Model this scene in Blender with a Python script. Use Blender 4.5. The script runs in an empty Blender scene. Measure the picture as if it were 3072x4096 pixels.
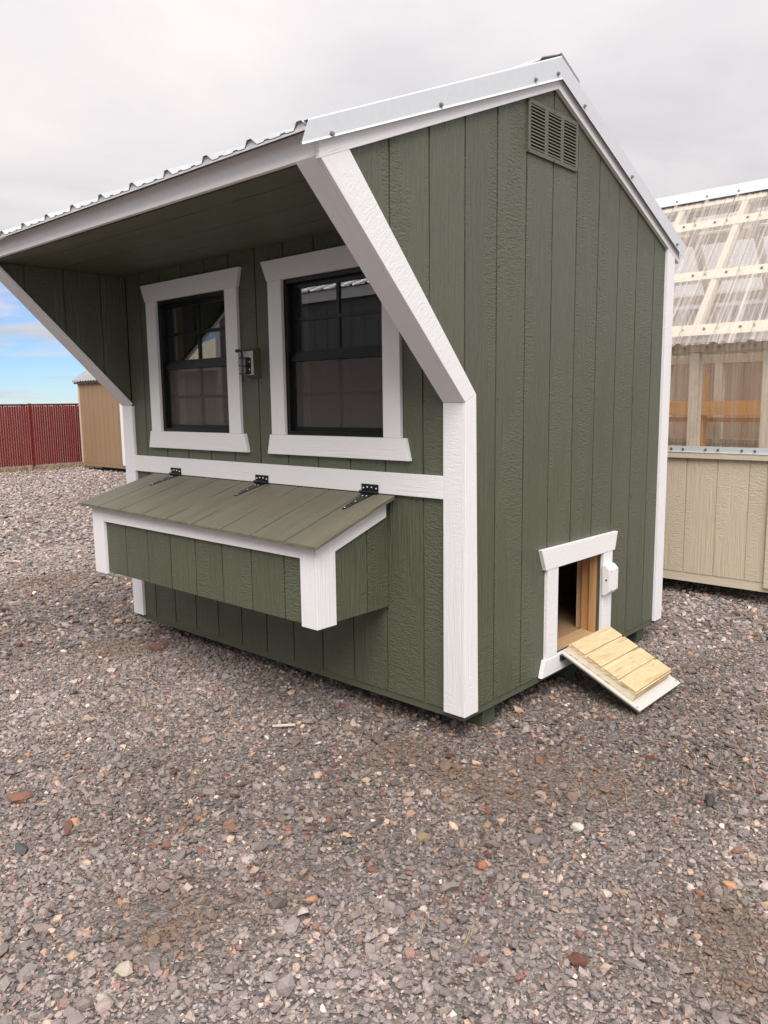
import bpy, bmesh, math, random
import numpy as np
from mathutils import Vector, Matrix
R_ = math.radians
random.seed(7); rng = np.random.default_rng(11)
ZG = 0.10                      # survey datum: measured heights are taken from 0.10 m below the gravel

# ------------------------------------------------------------------ camera
scn = bpy.context.scene
col = scn.collection
CAM = Vector((1.7273, -2.3603, 1.4481 - ZG))
F = Vector((-0.66413223, 0.73434011, -0.14026039)); RT = Vector((0.74277557, 0.66942914, -0.01220965)); UP = Vector((-0.08492836, 0.11229081, 0.99003937))
cd = bpy.data.cameras.new('camera'); co = bpy.data.objects.new('camera', cd); col.objects.link(co)
cd.sensor_fit = 'VERTICAL'; cd.sensor_height = 36; cd.lens = 3120.99 / 4096 * 36
cd.clip_start = 0.05; cd.clip_end = 3000
m = Matrix((RT, UP, -F)).transposed().to_4x4(); m.translation = CAM; co.matrix_world = m
scn.camera = co

# ------------------------------------------------------------------ sky, sun, exposure
SUN_DIR = Vector((0.46, -0.47, 0.76)).normalized()          # towards the veiled sun
SUN_EL = math.asin(SUN_DIR.z); SUN_AZ = math.atan2(SUN_DIR.x, SUN_DIR.y)
SKY_STRENGTH = 0.10
CLOUD = 3.45
w = bpy.data.worlds.new('World'); scn.world = w; w.use_nodes = True
nt = w.node_tree; nt.nodes.clear()
def N(nt, t, **kw):
    n = nt.nodes.new(t)
    for k, v in kw.items():
        if k.startswith('i_'):
            key = k[2:]; n.inputs[int(key) if key.isdigit() else key].default_value = v
        else: setattr(n, k, v)
    return n
def L(nt, a, b): nt.links.new(a, b)
out = N(nt, 'ShaderNodeOutputWorld'); bg = N(nt, 'ShaderNodeBackground'); bg.inputs['Strength'].default_value = SKY_STRENGTH
sky = N(nt, 'ShaderNodeTexSky', sky_type='NISHITA', sun_disc=False, sun_elevation=SUN_EL, sun_rotation=SUN_AZ, air_density=1.0, dust_density=0.0, ozone_density=1.5)
tc = N(nt, 'ShaderNodeTexCoord')
sep = N(nt, 'ShaderNodeSeparateXYZ'); L(nt, tc.outputs['Generated'], sep.inputs[0])
# cloud sheet: direction projected on a high flat layer
zc = N(nt, 'ShaderNodeMath', operation='MAXIMUM', i_1=0.0); L(nt, sep.outputs['Z'], zc.inputs[0])
za = N(nt, 'ShaderNodeMath', operation='ADD', i_1=0.10); L(nt, zc.outputs[0], za.inputs[0])
dx = N(nt, 'ShaderNodeMath', operation='DIVIDE'); L(nt, sep.outputs['X'], dx.inputs[0]); L(nt, za.outputs[0], dx.inputs[1])
dy = N(nt, 'ShaderNodeMath', operation='DIVIDE'); L(nt, sep.outputs['Y'], dy.inputs[0]); L(nt, za.outputs[0], dy.inputs[1])
cv = N(nt, 'ShaderNodeCombineXYZ'); L(nt, dx.outputs[0], cv.inputs[0]); L(nt, dy.outputs[0], cv.inputs[1])
n1 = N(nt, 'ShaderNodeTexNoise', i_Scale=0.75, i_Detail=7.0, i_Roughness=0.52, i_Distortion=0.3); L(nt, cv.outputs[0], n1.inputs['Vector'])
n2 = N(nt, 'ShaderNodeTexNoise', i_Scale=0.9, i_Detail=5.0, i_Roughness=0.55); 
off = N(nt, 'ShaderNodeVectorMath', operation='ADD'); off.inputs[1].default_value = (13.7, 4.1, 2.0); L(nt, cv.outputs[0], off.inputs[0]); L(nt, off.outputs[0], n2.inputs['Vector'])
# grey value of the cloud underside
shade = N(nt, 'ShaderNodeMapRange', i_1=0.34, i_2=0.66, i_3=0.79, i_4=1.13); L(nt, n1.outputs['Fac'], shade.inputs[0])
# an overcast layer is thinner overhead than towards the rim
grad = N(nt, 'ShaderNodeMapRange', i_1=0.0, i_2=1.0, i_3=0.92, i_4=1.5); L(nt, zc.outputs[0], grad.inputs[0])
sg = N(nt, 'ShaderNodeMath', operation='MULTIPLY'); L(nt, shade.outputs[0], sg.inputs[0]); L(nt, grad.outputs[0], sg.inputs[1])
tint = N(nt, 'ShaderNodeMix', data_type='RGBA'); tint.inputs['A'].default_value = (CLOUD*0.985, CLOUD*0.965, CLOUD*1.01, 1); tint.inputs['B'].default_value = (CLOUD*1.025, CLOUD*0.960, CLOUD*0.965, 1)
tf = N(nt, 'ShaderNodeMapRange', i_1=0.36, i_2=0.62); L(nt, n1.outputs['Fac'], tf.inputs[0]); L(nt, tf.outputs[0], tint.inputs['Factor'])
cc = N(nt, 'ShaderNodeVectorMath', operation='SCALE'); L(nt, tint.outputs['Result'], cc.inputs[0]); L(nt, sg.outputs[0], cc.inputs['Scale'])
# the cover opens near the horizon
e1 = N(nt, 'ShaderNodeMapRange', i_1=0.0, i_2=0.26, i_3=-0.30, i_4=0.66, clamp=False); L(nt, sep.outputs['Z'], e1.inputs[0])
n2s = N(nt, 'ShaderNodeMapRange', i_1=0.3, i_2=0.7, i_3=-0.30, i_4=0.36); L(nt, n2.outputs['Fac'], n2s.inputs[0])
ad = N(nt, 'ShaderNodeMath', operation='ADD'); L(nt, e1.outputs[0], ad.inputs[0]); L(nt, n2s.outputs[0], ad.inputs[1])
cov = N(nt, 'ShaderNodeMapRange', interpolation_type='SMOOTHSTEP', i_1=-0.18, i_2=0.22, i_3=0.0, i_4=1.0); L(nt, ad.outputs[0], cov.inputs[0])
bl = N(nt, 'ShaderNodeVectorMath', operation='MULTIPLY'); bl.inputs[1].default_value = (0.26, 0.36, 0.55); L(nt, sky.outputs[0], bl.inputs[0])
mx = N(nt, 'ShaderNodeMix', data_type='RGBA'); L(nt, cov.outputs[0], mx.inputs['Factor']); L(nt, bl.outputs[0], mx.inputs['A']); L(nt, cc.outputs[0], mx.inputs['B'])
L(nt, mx.outputs['Result'], bg.inputs['Color']); L(nt, bg.outputs[0], out.inputs[0])
sl = bpy.data.lights.new('sun', 'SUN'); sl.energy = 1.5; sl.angle = R_(42); sl.color = (1.0, 0.965, 0.92)
so = bpy.data.objects.new('sun', sl); col.objects.link(so); so.rotation_euler = (-SUN_DIR).to_track_quat('-Z', 'Y').to_euler(); so.location = (0, 0, 12)
scn.view_settings.view_transform = 'Standard'; scn.view_settings.look = 'None'; scn.view_settings.gamma = 1; scn.view_settings.exposure = 1.20
scn.view_settings.use_curve_mapping = False
scn.render.film_transparent = False
scn.cycles.max_bounces = 5; scn.cycles.diffuse_bounces = 3; scn.cycles.glossy_bounces = 3; scn.cycles.transparent_max_bounces = 20; scn.cycles.use_denoising = True

# ------------------------------------------------------------------ material kit
def newmat(name):
    mt = bpy.data.materials.new(name); mt.use_nodes = True
    nt = mt.node_tree; return mt, nt, nt.nodes['Principled BSDF']
def coords(nt, rot=(0,0,0), scale=(1,1,1), rnd=True):
    g = N(nt, 'ShaderNodeNewGeometry'); src = g.outputs['Position']
    if rnd:
        oi = N(nt, 'ShaderNodeObjectInfo'); sc = N(nt, 'ShaderNodeVectorMath', operation='SCALE'); sc.inputs[0].default_value = (31.7, 17.3, 23.9)
        L(nt, oi.outputs['Random'], sc.inputs['Scale'])
        # offset after rotation keeps the grain straight
        mp = N(nt, 'ShaderNodeMapping'); mp.inputs['Rotation'].default_value = rot; L(nt, src, mp.inputs[0])
        a = N(nt, 'ShaderNodeVectorMath', operation='ADD'); L(nt, mp.outputs[0], a.inputs[0]); L(nt, sc.outputs[0], a.inputs[1])
        m2 = N(nt, 'ShaderNodeMapping'); m2.inputs['Scale'].default_value = scale; L(nt, a.outputs[0], m2.inputs[0])
        return m2.outputs[0], a.outputs[0]
    mp = N(nt, 'ShaderNodeMapping'); mp.inputs['Rotation'].default_value = rot; mp.inputs['Scale'].default_value = scale; L(nt, src, mp.inputs[0])
    return mp.outputs[0], src
def ramp(nt, fac, stops):
    r = N(nt, 'ShaderNodeValToRGB'); e = r.color_ramp.elements
    while len(e) < len(stops): e.new(0.5)
    for k, (p, c) in enumerate(stops): e[k].position = p; e[k].color = (*c, 1) if len(c) == 3 else c
    L(nt, fac, r.inputs[0]); return r.outputs[0]
GRAIN = {'z': (0,0,0), 'x': (0, R_(90), 0), 'y': (R_(90), 0, 0), 'd': (R_(-45), 0, 0), 'r': (R_(90-22.3), 0, 0), 's': (R_(90+22.3),0,0), 'n': (R_(90-17.5), 0, 0)}
def siding(name, c, axis='z', rough=0.42, relief=1.0, var=0.07, streak=None):
    """embossed cedar-grain paint: long grain lines with rough-sawn cross ripples in patches"""
    mt, nt, b = newmat(name)
    v, p = coords(nt, GRAIN[axis], (1, 1, 0.045))
    g1 = N(nt, 'ShaderNodeTexNoise', i_Scale=95.0, i_Detail=3.0, i_Roughness=0.6, i_Distortion=0.9); L(nt, v, g1.inputs['Vector'])
    mp2 = N(nt, 'ShaderNodeMapping'); mp2.inputs['Scale'].default_value = (30, 30, 125); L(nt, p, mp2.inputs[0])
    g2 = N(nt, 'ShaderNodeTexNoise', i_Scale=1.0, i_Detail=2.0, i_Roughness=0.6, i_Distortion=0.4); L(nt, mp2.outputs[0], g2.inputs['Vector'])
    mp3 = N(nt, 'ShaderNodeMapping'); mp3.inputs['Scale'].default_value = (9, 9, 1.4); L(nt, p, mp3.inputs[0])
    g3 = N(nt, 'ShaderNodeTexNoise', i_Scale=1.0, i_Detail=2.0); L(nt, mp3.outputs[0], g3.inputs['Vector'])
    sel = N(nt, 'ShaderNodeMapRange', i_1=0.46, i_2=0.56); L(nt, g3.outputs['Fac'], sel.inputs[0])
    grit = N(nt, 'ShaderNodeTexNoise', i_Scale=150.0, i_Detail=3.0, i_Roughness=0.6); L(nt, p, grit.inputs['Vector'])
    gm = N(nt, 'ShaderNodeMath', operation='MULTIPLY_ADD', i_1=0.55); L(nt, grit.outputs['Fac'], gm.inputs[0])
    g2h = N(nt, 'ShaderNodeMath', operation='MULTIPLY', i_1=0.55); L(nt, g2.outputs['Fac'], g2h.inputs[0]); L(nt, g2h.outputs[0], gm.inputs[2])
    mixh = N(nt, 'ShaderNodeMix', data_type='FLOAT'); L(nt, sel.outputs[0], mixh.inputs['Factor']); L(nt, g1.outputs['Fac'], mixh.inputs['A']); L(nt, gm.outputs[0], mixh.inputs['B'])
    bp = N(nt, 'ShaderNodeBump', i_Strength=1.0, i_Distance=0.0075*relief); L(nt, mixh.outputs['Result'], bp.inputs['Height']); L(nt, bp.outputs[0], b.inputs['Normal'])
    n4 = N(nt, 'ShaderNodeTexNoise', i_Scale=2.3, i_Detail=4.0); L(nt, p, n4.inputs['Vector'])
    oi = N(nt, 'ShaderNodeObjectInfo')
    s = N(nt, 'ShaderNodeMath', operation='ADD'); L(nt, n4.outputs['Fac'], s.inputs[0]); L(nt, oi.outputs['Random'], s.inputs[1])
    h = N(nt, 'ShaderNodeMath', operation='MULTIPLY_ADD', i_1=0.30, i_2=0.15); L(nt, s.outputs[0], h.inputs[0])
    g1b = N(nt, 'ShaderNodeMath', operation='MULTIPLY_ADD', i_1=0.4); L(nt, mixh.outputs['Result'], g1b.inputs[0]); L(nt, h.outputs[0], g1b.inputs[2])
    lo = tuple(x*(1-var*2.2) for x in c); hi = tuple(min(1, x*(1+var*1.6)) for x in c)
    cr = ramp(nt, g1b.outputs[0], [(0.30, lo), (0.55, c), (0.9, hi)])
    if streak:
        mp5 = N(nt, 'ShaderNodeMapping'); mp5.inputs['Scale'].default_value = (16, 16, 1.1); L(nt, p, mp5.inputs[0])
        n5 = N(nt, 'ShaderNodeTexNoise', i_Scale=1.0, i_Detail=5.0, i_Roughness=0.65); L(nt, mp5.outputs[0], n5.inputs['Vector'])
        f5 = N(nt, 'ShaderNodeMapRange', i_1=0.40, i_2=0.68); L(nt, n5.outputs['Fac'], f5.inputs[0])
        m5 = N(nt, 'ShaderNodeMix', data_type='RGBA'); L(nt, f5.outputs[0], m5.inputs['Factor']); L(nt, cr, m5.inputs['A']); m5.inputs['B'].default_value = (*streak, 1)
        cr = m5.outputs['Result']
    L(nt, cr, b.inputs['Base Color'])
    rr = N(nt, 'ShaderNodeMapRange', i_3=rough-0.08, i_4=rough+0.14); L(nt, n4.outputs['Fac'], rr.inputs[0]); L(nt, rr.outputs[0], b.inputs['Roughness'])
    return mt
def wood(name, c1, c2, axis='z', rough=0.6, k=1.0):
    mt, nt, b = newmat(name)
    v, p = coords(nt, GRAIN[axis], (1, 1, 0.05))
    wv = N(nt, 'ShaderNodeTexNoise', i_Scale=42.0*k, i_Detail=5.0, i_Roughness=0.6, i_Distortion=1.3); L(nt, v, wv.inputs['Vector'])
    L(nt, ramp(nt, wv.outputs['Fac'], [(0.3, c2), (0.62, c1)]), b.inputs['Base Color'])
    bp = N(nt, 'ShaderNodeBump', i_Strength=0.6, i_Distance=0.0015); L(nt, wv.outputs['Fac'], bp.inputs['Height']); L(nt, bp.outputs[0], b.inputs['Normal'])
    b.inputs['Roughness'].default_value = rough; return mt
def plywood(name):
    mt, nt, b = newmat(name)
    v, p = coords(nt, GRAIN['y'], (1, 1, 0.09))
    n1 = N(nt, 'ShaderNodeTexNoise', i_Scale=18.0, i_Detail=3.0, i_Roughness=0.5, i_Distortion=2.2); L(nt, v, n1.inputs['Vector'])
    r1 = ramp(nt, n1.outputs['Fac'], [(0.30, (0.50, 0.36, 0.18)), (0.46, (0.64, 0.51, 0.30)), (0.55, (0.58, 0.44, 0.24)), (0.68, (0.69, 0.57, 0.36))])
    n2 = N(nt, 'ShaderNodeTexNoise', i_Scale=120.0, i_Detail=2.0); L(nt, v, n2.inputs['Vector'])
    f = N(nt, 'ShaderNodeMapRange', i_1=0.62, i_2=0.74, i_4=0.55); L(nt, n2.outputs['Fac'], f.inputs[0])
    mx = N(nt, 'ShaderNodeMix', data_type='RGBA'); L(nt, f.outputs[0], mx.inputs['Factor']); L(nt, r1, mx.inputs['A']); mx.inputs['B'].default_value = (0.30, 0.18, 0.07, 1)
    L(nt, mx.outputs['Result'], b.inputs['Base Color']); b.inputs['Roughness'].default_value = 0.62
    bp = N(nt, 'ShaderNodeBump', i_Strength=0.5, i_Distance=0.001); L(nt, n2.outputs['Fac'], bp.inputs['Height']); L(nt, bp.outputs[0], b.inputs['Normal'])
    return mt
def plyedge(name):
    mt, nt, b = newmat(name)
    v, p = coords(nt, (0, R_(-24.9), 0), (1.2, 1.2, 26), rnd=False)
    n1 = N(nt, 'ShaderNodeTexNoise', i_Scale=5.0, i_Detail=3.0); L(nt, v, n1.inputs['Vector'])
    L(nt, ramp(nt, n1.outputs['Fac'], [(0.34, (0.40, 0.27, 0.13)), (0.5, (0.68, 0.52, 0.31)), (0.7, (0.76, 0.62, 0.41))]), b.inputs['Base Color'])
    b.inputs['Roughness'].default_value = 0.75; return mt
def plain(name, c, rough=0.5, metal=0.0, spec=0.5, noise=0.06, nscale=30, bump=0.0):
    mt, nt, b = newmat(name)
    v, p = coords(nt)
    n1 = N(nt, 'ShaderNodeTexNoise', i_Scale=nscale, i_Detail=4.0); L(nt, v, n1.inputs['Vector'])
    L(nt, ramp(nt, n1.outputs['Fac'], [(0.3, tuple(x*(1-noise*2) for x in c)), (0.7, tuple(min(1, x*(1+noise)) for x in c))]), b.inputs['Base Color'])
    b.inputs['Roughness'].default_value = rough; b.inputs['Metallic'].default_value = metal; b.inputs['Specular IOR Level'].default_value = spec
    if bump:
        bp = N(nt, 'ShaderNodeBump', i_Strength=1.0, i_Distance=bump); L(nt, n1.outputs['Fac'], bp.inputs['Height']); L(nt, bp.outputs[0], b.inputs['Normal'])
    return mt
def glassy(name, tint, ior, rough=0.0, milk=0.0, milkc=(0.8, 0.8, 0.8), wob=0.0):
    mt = bpy.data.materials.new(name); mt.use_nodes = True; nt = mt.node_tree; nt.nodes.clear()
    o = N(nt, 'ShaderNodeOutputMaterial'); tr = N(nt, 'ShaderNodeBsdfTransparent'); tr.inputs[0].default_value = (*tint, 1)
    gl = N(nt, 'ShaderNodeBsdfGlossy', i_Roughness=rough); ge = N(nt, 'ShaderNodeNewGeometry'); f0 = ((ior-1)/(ior+1))**2
    # Schlick reflectance, the same from both sides of the sheet
    dt = N(nt, 'ShaderNodeVectorMath', operation='DOT_PRODUCT'); L(nt, ge.outputs['Incoming'], dt.inputs[0]); L(nt, ge.outputs['Normal'], dt.inputs[1])
    ab = N(nt, 'ShaderNodeMath', operation='ABSOLUTE'); L(nt, dt.outputs['Value'], ab.inputs[0])
    om = N(nt, 'ShaderNodeMath', operation='SUBTRACT', i_0=1.0, use_clamp=True); L(nt, ab.outputs[0], om.inputs[1])
    pw = N(nt, 'ShaderNodeMath', operation='POWER', i_1=5.0); L(nt, om.outputs[0], pw.inputs[0])
    fr = N(nt, 'ShaderNodeMath', operation='MULTIPLY_ADD', i_1=1-f0, i_2=f0); L(nt, pw.outputs[0], fr.inputs[0])
    mx = N(nt, 'ShaderNodeMixShader'); L(nt, fr.outputs[0], mx.inputs[0])
    if wob:
        v, p = coords(nt, (0,0,0), (1, 1, 0.12), rnd=False)
        nz = N(nt, 'ShaderNodeTexNoise', i_Scale=22.0, i_Detail=2.0); L(nt, v, nz.inputs['Vector'])
        bp = N(nt, 'ShaderNodeBump', i_Strength=1.0, i_Distance=wob); L(nt, nz.outputs['Fac'], bp.inputs['Height'])
        L(nt, bp.outputs[0], gl.inputs['Normal'])
    base = tr.outputs[0]
    mfac = None
    if milk and wob:
        vs, ps = coords(nt, (0,0,0), (1, 0.012, 0.012), rnd=False)
        sn = N(nt, 'ShaderNodeTexNoise', i_Scale=46.0, i_Detail=4.0, i_Roughness=0.75); L(nt, vs, sn.inputs['Vector'])
        mr = N(nt, 'ShaderNodeMapRange', i_1=0.44, i_2=0.72, i_3=milk*0.55, i_4=min(0.6, milk*4.2)); L(nt, sn.outputs['Fac'], mr.inputs[0]); mfac = mr.outputs[0]  # whitish streaks painted into the sheet stand in for refraction at its ribs
    if milk:
        df = N(nt, 'ShaderNodeBsdfDiffuse'); df.inputs[0].default_value = (*milkc, 1); tl = N(nt, 'ShaderNodeBsdfTranslucent'); tl.inputs[0].default_value = (*milkc, 1)
        m1 = N(nt, 'ShaderNodeMixShader', i_0=0.5); L(nt, df.outputs[0], m1.inputs[1]); L(nt, tl.outputs[0], m1.inputs[2])
        m0 = N(nt, 'ShaderNodeMixShader', i_0=milk)
        if mfac is not None: L(nt, mfac, m0.inputs[0])
        L(nt, tr.outputs[0], m0.inputs[1]); L(nt, m1.outputs[0], m0.inputs[2]); base = m0.outputs[0]
    L(nt, base, mx.inputs[1]); L(nt, gl.outputs[0], mx.inputs[2]); L(nt, mx.outputs[0], o.inputs[0]); return mt

GREEN = (0.101, 0.108, 0.070); WHITE = (0.83, 0.805, 0.805)
M = {}
for ax in 'zxy': M['green_'+ax] = siding('green_siding_'+ax, GREEN, ax, 0.36, 1.25)
M['green_trim'] = plain('green_painted_trim', tuple(x*0.95 for x in GREEN), 0.5, noise=0.05)
M['vent_paint'] = plain('vent_paint', (0.105, 0.113, 0.076), 0.42, noise=0.04)
M['lid'] = siding('weathered_green_siding', (0.165, 0.148, 0.104), 'n', 0.55, 1.0, 0.10, streak=(0.125, 0.130, 0.090))
for ax in 'zxydrs': M['white_'+ax] = siding('white_trim_'+ax, WHITE, ax, 0.5, 0.33, 0.03)
M['beige_z'] = siding('beige_siding', (0.60, 0.515, 0.385), 'z', 0.5, 0.9, 0.04)
M['beige_x'] = siding('beige_trim', (0.62, 0.54, 0.41), 'x', 0.55, 0.5, 0.04)
M['beige_lumber'] = plain('beige_painted_lumber', (0.76, 0.69, 0.56), 0.6)
M['tan_z'] = siding('tan_siding', (0.31, 0.205, 0.118), 'z', 0.6, 0.8, 0.05)
M['grey_z'] = siding('grey_siding', (0.14, 0.15, 0.15), 'z', 0.55, 0.8, 0.05)
M['brown_z'] = siding('brown_siding', (0.30, 0.19, 0.13), 'z', 0.6, 0.8, 0.08)
M['galv'] = plain('galvalume_steel', (0.72, 0.74, 0.76), 0.34, 0.85, noise=0.05, nscale=14)
M['old_steel'] = plain('dull_grey_steel', (0.30, 0.30, 0.31), 0.55, 0.2, noise=0.08, nscale=5)
M['old_steel'] = plain('dull_grey_steel', (0.30, 0.30, 0.31), 0.55, 0.2, noise=0.08, nscale=5)
M['trim_metal'] = plain('bright_trim_steel', (0.70, 0.72, 0.74), 0.45, 0.30, noise=0.015, nscale=40)
M['dark_metal'] = plain('dark_under_steel', (0.05, 0.05, 0.05), 0.5, 0.3)
M['closure'] = plain('grey_closure', (0.66, 0.65, 0.64), 0.55)
M['screw'] = plain('screw_steel', (0.33, 0.32, 0.31), 0.4, 0.8)
M['black'] = plain('black_vinyl', (0.007, 0.007, 0.008), 0.34, noise=0.1)
M['black_metal'] = plain('black_metal', (0.014, 0.014, 0.015), 0.42, 0.2, noise=0.15)
M['glass'] = glassy('window_glass', (0.84, 0.85, 0.84), 2.35)
M['screen'] = glassy('insect_screen', (1, 1, 1), 1.02, 0.4, 0.22, (0.34, 0.29, 0.27))
M['clear'] = glassy('clear_corrugated_plastic', (0.97, 0.96, 0.95), 1.45, 0.08, 0.17, (0.97, 0.93, 0.91), wob=0.004)
M['clear_wall'] = glassy('clear_wall_plastic', (0.97, 0.96, 0.95), 1.4, 0.05, 0.035, (0.95, 0.91, 0.86), wob=0.003)
M['pine'] = wood('raw_pine', (0.55, 0.30, 0.13), (0.44, 0.21, 0.08), 'z')
M['pine_pale'] = wood('pale_pine', (0.66, 0.47, 0.30), (0.58, 0.38, 0.22), 'z')
M['pine_y'] = wood('raw_pine_sill', (0.55, 0.36, 0.20), (0.45, 0.27, 0.13), 'y')
M['honey_x'] = wood('honey_wood_rail', (0.74, 0.40, 0.14), (0.60, 0.30, 0.09), 'x')
M['honey_z'] = wood('honey_wood_post', (0.66, 0.36, 0.13), (0.55, 0.27, 0.08), 'z')
M['floorboard'] = plain('floor_board', (0.40, 0.25, 0.14), 0.7, noise=0.08, nscale=60)
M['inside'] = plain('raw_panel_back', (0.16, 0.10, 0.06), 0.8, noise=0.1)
M['ply'] = plywood('yellow_plywood'); M['plyedge'] = plyedge('plywood_edge')
M['brown_dark'] = plain('dark_brown_board', (0.09, 0.06, 0.045), 0.6)
M['red'] = plain('red_vinyl_slat', (0.22, 0.020, 0.015), 0.55, noise=0.12, nscale=6)
M['wire'] = plain('red_coated_wire', (0.13, 0.014, 0.012), 0.5)
M['skid'] = wood('treated_skid', (0.10, 0.115, 0.075), (0.06, 0.07, 0.045), 'x')
M['cream_roof'] = plain('cream_roof_steel', (0.72, 0.66, 0.48), 0.4, 0.1)
M['straw'] = plain('dry_straw', (0.40, 0.29, 0.15), 0.8, noise=0.2)
M['bare'] = plain('scuffed_pale_paint', (0.50, 0.48, 0.43), 0.6, noise=0.1)
M['ink'] = plain('pencil_smudge', (0.25, 0.24, 0.25), 0.8)
M['back_paint'] = siding('pale_board_back', (0.56, 0.54, 0.50), 'y', 0.6, 0.15, 0.02)

# ------------------------------------------------------------------ mesh kit (measured coordinates in, world out)
class MB:
    def __init__(s): s.v = []; s.f = []
    def prism(s, poly, vec):
        n = len(poly); k = len(s.v); vec = Vector(vec)
        s.v += [Vector(p) for p in poly] + [Vector(p) + vec for p in poly]
        s.f += [list(range(k, k+n)), list(range(k+n, k+2*n))[::-1]] + [[k+i, k+(i+1) % n, k+n+(i+1) % n, k+n+i] for i in range(n)]
        return s
    def box(s, x0, x1, y0, y1, z0, z1):
        return s.prism([(x0, y0, z0), (x1, y0, z0), (x1, y1, z0), (x0, y1, z0)], (0, 0, z1-z0))
    def bar(s, a, b, wd, th, side=(1, 0, 0)):
        a = Vector(a); b = Vector(b); d = (b-a).normalized(); sd = Vector(side); sd = (sd - d*sd.dot(d)).normalized(); u = d.cross(sd)
        q = [a+sd*wd/2+u*th/2, a-sd*wd/2+u*th/2, a-sd*wd/2-u*th/2, a+sd*wd/2-u*th/2]
        return s.prism(q, b-a)
    def tube(s, pts, r, n=8, r2=None):
        pts = [Vector(p) for p in pts]; k = len(s.v)
        for i, p in enumerate(pts):
            d = (pts[min(i+1, len(pts)-1)] - pts[max(i-1, 0)]).normalized()
            a = d.orthogonal().normalized() if i == 0 else (a - d*a.dot(d)).normalized()
            b = d.cross(a); rr = r if r2 is None else r + (r2-r)*i/(len(pts)-1)
            s.v += [p + (a*math.cos(t*2*math.pi/n) + b*math.sin(t*2*math.pi/n))*rr for t in range(n)]
        for i in range(len(pts)-1):
            for t in range(n): s.f.append([k+i*n+t, k+i*n+(t+1) % n, k+(i+1)*n+(t+1) % n, k+(i+1)*n+t])
        s.f.append([k+t for t in range(n)][::-1]); s.f.append([k+(len(pts)-1)*n+t for t in range(n)])
        return s
    def loft(s, top, bot):
        """closed sheet from two lists of rows (each a row of points): top surface and bottom surface"""
        k = len(s.v); nr = len(top); nc = len(top[0])
        for rows in (top, bot):
            for r in rows: s.v += [Vector(p) for p in r]
        o = nr*nc
        for i in range(nr-1):
            for j in range(nc-1):
                a = k+i*nc+j; q = [a, a+1, a+nc+1, a+nc]; s.f.append(q); s.f.append([x+o for x in q[::-1]])
        for i in range(nr-1):
            for j in (0, nc-1): a = k+i*nc+j; s.f.append([a, a+nc, a+nc+o, a+o])
        for j in range(nc-1):
            for i in (0, nr-1): a = k+i*nc+j; s.f.append([a, a+1, a+1+o, a+o])
        return s
def place(o, c, parent):
    if parent is not None:
        o.parent = parent; o.location = c - world_loc(parent)
    else: o.location = c
def world_loc(o):
    p = Vector((0, 0, 0))
    while o is not None: p = p + Vector(o.location); o = o.parent
    return p
def obj(name, mb, mat, parent=None, bevel=0.0, smooth=False, mats=None):
    vs = mb.v; lo = Vector([min(v[i] for v in vs) for i in range(3)]); hi = Vector([max(v[i] for v in vs) for i in range(3)])
    c = (lo+hi)/2
    me = bpy.data.meshes.new(name); me.from_pydata([tuple(v-c) for v in vs], [], mb.f)
    bm = bmesh.new(); bm.from_mesh(me); bmesh.ops.recalc_face_normals(bm, faces=bm.faces[:])
    if bevel:
        es = [e for e in bm.edges if len(e.link_faces) == 2 and e.calc_face_angle(0) > 0.5]
        bmesh.ops.bevel(bm, geom=es, offset=bevel, segments=2, profile=0.6, affect='EDGES', clamp_overlap=True)
    bm.to_mesh(me); bm.free()
    if smooth: me.shade_smooth()
    me.materials.append(M[mat])
    o = bpy.data.objects.new(name, me); col.objects.link(o)
    place(o, c - Vector((0, 0, ZG)), parent); return o
def copy_at(o, c, parent, rot=None):
    d = o.copy(); col.objects.link(d); place(d, Vector(c) - Vector((0, 0, ZG)), parent); d.parent = parent
    if rot: d.rotation_euler = rot
    return d
def thing(name, label, cat, loc, group=None):
    o = bpy.data.objects.new(name, None); col.objects.link(o); o.location = (loc[0], loc[1], loc[2]); o.empty_display_size = 0.2
    o['label'] = label; o['category'] = cat
    if group: o['group'] = group
    return o
def tag(o, label, cat, group=None, kind=None):
    if label: o['label'] = label
    if cat: o['category'] = cat
    if group: o['group'] = group
    if kind: o['kind'] = kind
    return o
def B(*a): return MB().box(*a)
def PW(x): return x

# strips of a wall drawn in (s, z): top(s), bottom; openings = [(s0, s1, z0, z1)]
def strip(a, b, top, bot, brk, openings):
    cuts = sorted({a, b} | {k for k in brk if a < k < b} | {k for o in openings for k in o[:2] if a < k < b})
    polys = []
    for p, q in zip(cuts[:-1], cuts[1:]):
        mid = (p+q)/2
        segs = [(None, None)]
        hit = [o for o in openings if o[0] < mid < o[1]]
        if hit:
            o = hit[0]; polys.append([(p, bot(p)), (q, bot(q)), (q, o[2]), (p, o[2])]); polys.append([(p, o[3]), (q, o[3]), (q, top(q)), (p, top(p))])
        else: polys.append([(p, bot(p)), (q, bot(q)), (q, top(q)), (p, top(p))])
    if not openings or not any(o[0] < b and o[1] > a for o in openings):
        cu = [c for c in cuts]
        polys = [[(c, bot(c)) for c in cu] + [(c, top(c)) for c in cu[::-1]]]
    return [p for p in polys if abs(p[0][1]-p[-1][1]) + abs(p[1][1]-p[-2][1]) > 1e-4]
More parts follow.
